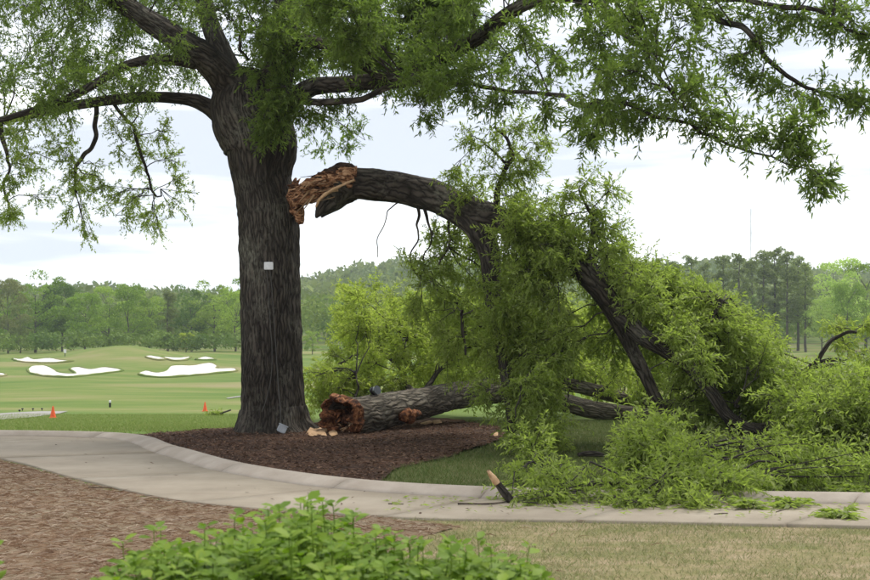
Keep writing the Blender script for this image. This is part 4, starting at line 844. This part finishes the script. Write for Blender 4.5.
# ------------------------------------------------------------------ trees beyond the course
def crown_mesh(kind, seed):
    g = np.random.default_rng(seed); pos, nr = [], []
    if kind == 'pine':
        n_l = 38; hs = g.uniform(.30, .98, n_l); spread = .105 * (1.05 - np.abs(hs - .62) * 1.4); aa = g.uniform(0, 2 * np.pi, n_l); q = np.sqrt(g.uniform(0, 1, n_l))
        ce = np.column_stack([np.cos(aa) * q * spread, np.sin(aa) * q * spread, hs]); rs = np.column_stack([g.uniform(.035, .06, n_l)] * 2 + [g.uniform(.022, .042, n_l)]); per = 130; size = (.010, .022)
    else:
        n_l = 46; aa = g.uniform(0, 2 * np.pi, n_l); q = np.sqrt(g.uniform(0, 1, n_l)); hs = g.uniform(.14 if kind != 'open' else .3, .95, n_l)
        prof = np.sqrt(np.clip(1 - ((hs - .52) / .52) ** 2, .05, 1)) * g.uniform(.30, .36)
        ce = np.column_stack([np.cos(aa) * q * prof, np.sin(aa) * q * prof, hs]); rs = np.column_stack([g.uniform(.055, .105, n_l)] * 2 + [g.uniform(.045, .08, n_l)]); per = 170 if kind != 'open' else 105; size = (.012, .028)
    for c, r in zip(ce, rs):
        d = g.normal(size=(per, 3)); d /= np.linalg.norm(d, axis=1)[:, None]; d[:, 2] = np.where(d[:, 2] < -.4, -d[:, 2], d[:, 2])
        pos.append(c + d * r * (g.uniform(.75, 1.1, (per, 1)))); nr.append(d)
    pos, nr = np.concatenate(pos), np.concatenate(nr); n = len(pos)
    dirs = g.normal(size=(n, 3)); L_ = g.uniform(*size, n)
    V, F = leaf_quads(pos, dirs, norm(nr + g.normal(size=(n, 3)) * .5), L_, L_ * .75)
    me = bpy.data.meshes.new('crown'); me.from_pydata(V.tolist(), [], F.tolist()); me.materials.append(M['leaf_far'])
    ps, rd = [], []
    top = .93 if kind == 'pine' else .7
    z = np.linspace(-.04, top, 8); w = .006 * np.cumsum(g.normal(size=8)); ps.append(np.column_stack([w, w[::-1] - w[-1], z])); rd.append(np.linspace(.017, .004, 8))
    for _ in range(9 if kind != 'pine' else 14):
        c = ce[g.integers(n_l)]; h0 = c[2] * g.uniform(.5, .8) if kind != 'pine' else c[2] - .01
        t = np.linspace(0, 1, 8)[:, None]; a = np.array([0, 0, h0]); m = (a + c) / 2 - np.array([0, 0, .02]); ps.append((1 - t) ** 2 * a + 2 * t * (1 - t) * m + t * t * c); rd.append(np.linspace(.006, .002, 8))
    V, F = tubes(np.array(ps), np.array(rd), 6); mt = bpy.data.meshes.new('trunk'); mt.from_pydata(V.tolist(), [], F.tolist()); mt.materials.append(M['far_bark'])
    return me, mt
protos = {'broad': [crown_mesh('broad', 100 + k) for k in range(4)], 'open': [crown_mesh('open', 200 + k) for k in range(2)], 'pine': [crown_mesh('pine', 300 + k) for k in range(3)]}
GREEN = {'mid': (.19, .26, .045), 'dark': (.11, .17, .04), 'yellow': (.36, .38, .055), 'light': (.27, .335, .065), 'olive': (.20, .22, .085), 'pine': (.20, .22, .09), 'silver': (.34, .40, .13), 'tan': (.26, .25, .12)}
def far_tree(px, top, Y, kind, tint, wid, label, group, name=None):
    x = (px - CX) * Y / FPX; z = float(terrain(x, Y)); h = CAMZ + (HOR - top) * Y / FPX - z
    me, mt = random.choice(protos[kind]); c = GREEN[tint]; v = random.uniform(1.35, 2.0)
    o = thing(name or ('pine_tree' if kind == 'pine' else 'broadleaf_tree'), (x, Y, z - .1), label, 'tree', group)
    o.scale = (h * wid, h * wid, h); o.rotation_euler.z = random.uniform(0, 6.28)
    for nm, m in (('crown', me), ('trunk', mt)):
        ob = bpy.data.objects.new(nm, m); C.objects.link(ob); ob.parent = o; ob.color = (c[0] * v, c[1] * v, c[2] * v, 1)
G1, G2, G3 = 'trees behind the bunkered mound', 'trees glimpsed through the fallen limb', 'pines beyond the right-hand clearing'
T = [(-28, 274, 232, 'broad', 'mid', 1.1, 'tall tree half cut off by the left edge of the picture'), (8, 278, 225, 'broad', 'tan', .8, 'tan-green tree with pale trunk at the far left of the row'), (35, 270, 235, 'broad', 'mid', 1.15, 'tallest rounded green tree above the left-hand bunker'),
     (20, 305, 218, 'broad', 'olive', .9, 'low olive tree in front of the far left trees'), (62, 283, 240, 'broad', 'dark', 1.0, 'darker green tree right of the tallest rounded one'), (85, 292, 228, 'broad', 'mid', 1.05, 'mid-green tree over the middle of the mound'), (108, 286, 246, 'broad', 'light', 1.0, 'light green tree behind the centre of the mound'),
     (128, 284, 236, 'broad', 'mid', 1.05, 'full green tree just left of the lone dark pine'), (168, 290, 226, 'pine', 'olive', 1.25, 'lone dark pine with a bare trunk in the row behind the bunkers'), (150, 288, 250, 'broad', 'light', 1.0, 'light green tree behind the lone dark pine'), (192, 284, 244, 'broad', 'dark', 1.0, 'dark green tree right of the lone dark pine'),
     (186, 332, 212, 'broad', 'yellow', 1.4, 'low yellow-green bushy tree above the right-hand bunkers'), (215, 280, 240, 'broad', 'light', 1.1, 'light green tree next to the oak trunk on its left'), (236, 288, 222, 'open', 'light', 1.1, 'open-branched tree half hidden behind the left of the oak trunk'), (252, 275, 250, 'broad', 'mid', 1.1, 'tree behind the oak trunk showing at its left edge')]
for a in T: far_tree(*a, G1)
T = [(312, 330, 215, 'broad', 'light', 1.2, 'low rounded light tree just right of the oak trunk'), (340, 300, 260, 'broad', 'dark', .9, 'blue-green tree behind the yellow one right of the trunk'), (352, 284, 150, 'open', 'yellow', .85, 'tall yellow-green tree seen under the arching limb'), (385, 292, 165, 'broad', 'yellow', .8, 'yellow-green tree right of the tall one under the arch'),
     (420, 290, 190, 'broad', 'light', .9, 'light tree behind the hanging twigs of the torn limb'), (322, 355, 130, 'broad', 'yellow', 1.6, 'small yellowish bush at the right edge of the oak trunk'), (460, 300, 200, 'broad', 'mid', 1.0, 'green tree hidden behind the hanging curtain of leaves'), (575, 290, 190, 'broad', 'yellow', 1.0, 'yellowish tree in the gap below the slanting limb'),
     (610, 300, 200, 'broad', 'mid', 1.0, 'green tree behind the slanting limb'), (650, 272, 230, 'broad', 'mid', 1.0, 'green tree above the slanting limb left of the pines')]
for a in T: far_tree(*a, G2)
T = [(672, 262, 245, 'first', 1.0), (690, 255, 255, 'second', 1.0), (705, 262, 240, 'third', 1.0), (722, 256, 250, 'fourth', 1.05), (738, 253, 240, 'fifth', 1.0), (752, 258, 258, 'sixth', 1.0), (765, 251, 238, 'seventh', 1.05), (776, 247, 245, 'eighth', 1.1), (787, 252, 236, 'ninth', 1.0), (798, 256, 242, 'tenth', 1.05), (806, 262, 236, 'eleventh', .9)]
for px, top, Y, w, wd in T: far_tree(px, top, Y, 'pine', 'pine' if px % 2 else 'olive', wd, 'tall dark pine, %s from the left in the stand at right' % w, G3)
T = [(836, 258, 232, 'open', 'silver', 1.05, 'pale green tree with white limbs right of the pine stand'), (866, 262, 240, 'broad', 'light', 1.1, 'light green tree at the right edge of the picture'), (848, 282, 205, 'broad', 'mid', .8, 'darker green tree in front of the pale trees at right'), (822, 296, 210, 'open', 'silver', .9, 'smaller pale tree at the right foot of the pines'), (900, 270, 215, 'broad', 'mid', 1.0, 'tree cut off by the right edge of the picture')]
for a in T: far_tree(*a, 'pale trees right of the pines')
# woods on the hills and the shrubby edge of the wood, one mass each
def canopy_mass(name, P3, hh, cols, per, size):
    n = len(P3); d = rng.normal(size=(n, per, 3)); d /= np.linalg.norm(d, axis=2)[..., None]; d[..., 2] = np.abs(d[..., 2]) * 1.0 - .25
    lob = np.clip(rng.normal(size=(n, 7, 3)), -1.3, 1.3) * np.array([.32, .32, .2]); k = rng.integers(0, 7, (n, per))
    off = lob[np.arange(n)[:, None], k]
    pos = P3[:, None] + (off + d * .38) * hh[:, None, None] * np.array([.62, .62, .75]) + np.array([0, 0, .55]) * hh[:, None, None]
    pos = pos.reshape(-1, 3); m = len(pos); L_ = rng.uniform(*size, m) * np.repeat(hh, per) / 12
    V, F = leaf_quads(pos, rng.normal(size=(m, 3)), norm(d.reshape(-1, 3) + rng.normal(size=(m, 3)) * .4), L_, L_ * .8)
    o = mesh_np(name, V, F, cols); o['kind'] = 'stuff'; return o
def wood_mat2(name, stops):
    t = NT(name); col = t.ramp(t.noise(t.pos((.07, .07, .02)), 1.0, 2), stops)
    col = t.mix(t.math('MULTIPLY', t.n('ShaderNodeNewGeometry').outputs['Random Per Island'], .45), col, tuple(x * .55 for x in stops[1][1]))
    return t.done(t.n('ShaderNodeMixShader', {0: .3, 1: t.bsdf(col, .7, None, .2), 2: t.n('ShaderNodeBsdfTranslucent', {'Color': col}).outputs[0]}).outputs[0])
M['wood'] = wood_mat2('hill_wood', [(.3, (.12, .18, .045)), (.5, (.19, .25, .055)), (.68, (.30, .345, .08))])
M['edge'] = wood_mat2('edge_shrub', [(.3, (.10, .175, .03)), (.5, (.17, .26, .045)), (.68, (.28, .345, .075))])
n = 2300; Yh = np.sqrt(rng.uniform(340 ** 2, 740 ** 2, n)); ah = rng.uniform(-.46, .46, n); X = ah * Yh
canopy_mass('hillside_wood', np.column_stack([X, Yh, terrain(X, Yh)]), rng.uniform(10, 17, n), M['wood'], 58, (1.4, 2.7))
n = 330; ah = rng.uniform(-.46, .46, n); Yh = rng.uniform(245, 335, n); X = ah * Yh
canopy_mass('valley_wood', np.column_stack([X, Yh, terrain(X, Yh)]), rng.uniform(8, 13, n), M['edge'], 140, (.6, 1.2))
n = 150; ah = rng.uniform(-.44, -.12, n); Yh = rng.uniform(206, 222, n); X = ah * Yh
canopy_mass('wood_edge_shrubs', np.column_stack([X, Yh, terrain(X, Yh) - .3]), rng.uniform(2.0, 4.5, n), M['edge'], 110, (1.0, 2.0))
# radio mast on the ridge
Ym = 900.0; xm = (751 - CX) * Ym / FPX; zm = float(terrain(xm, Ym)); hm = CAMZ + (HOR - 209) * Ym / FPX - zm
ms = thing('radio_mast', (xm, Ym, zm), 'thin pale radio mast rising behind the wooded ridge at right', 'mast')
def mast(bm):
    for k in range(3):
        a = k * 2.094; box(bm, (xm + .5 * math.cos(a), Ym + .5 * math.sin(a), zm + hm / 2), (.2, .2, hm))
    for k in range(int(hm / 6)): box(bm, (xm, Ym, zm + 6 * k), (1.0, .8, .12))
bm_obj('lattice', mast, M['greybox'], ms); bm_obj('antenna', lambda bm: lathe(bm, (xm, Ym, zm + hm), [(.12, 0), (.1, 5), (.03, 8)], 8), M['greybox'], ms)

# ------------------------------------------------------------------ moist air
hb = bpy.data.meshes.new('haze'); bm = bmesh.new(); box(bm, (0, 1240, 62.0), (5600, 2600, 136)); bm.to_mesh(hb); bm.free()
t = NT('haze_air'); v = t.n('ShaderNodeVolumePrincipled', {'Color': (.82, .90, 1, 1), 'Density': .00024, 'Anisotropy': .2}); t.t.links.new(v.outputs[0], t.out.inputs['Volume'])
hb.materials.append(t.m); tag(obj('haze', hb), kind='stuff')
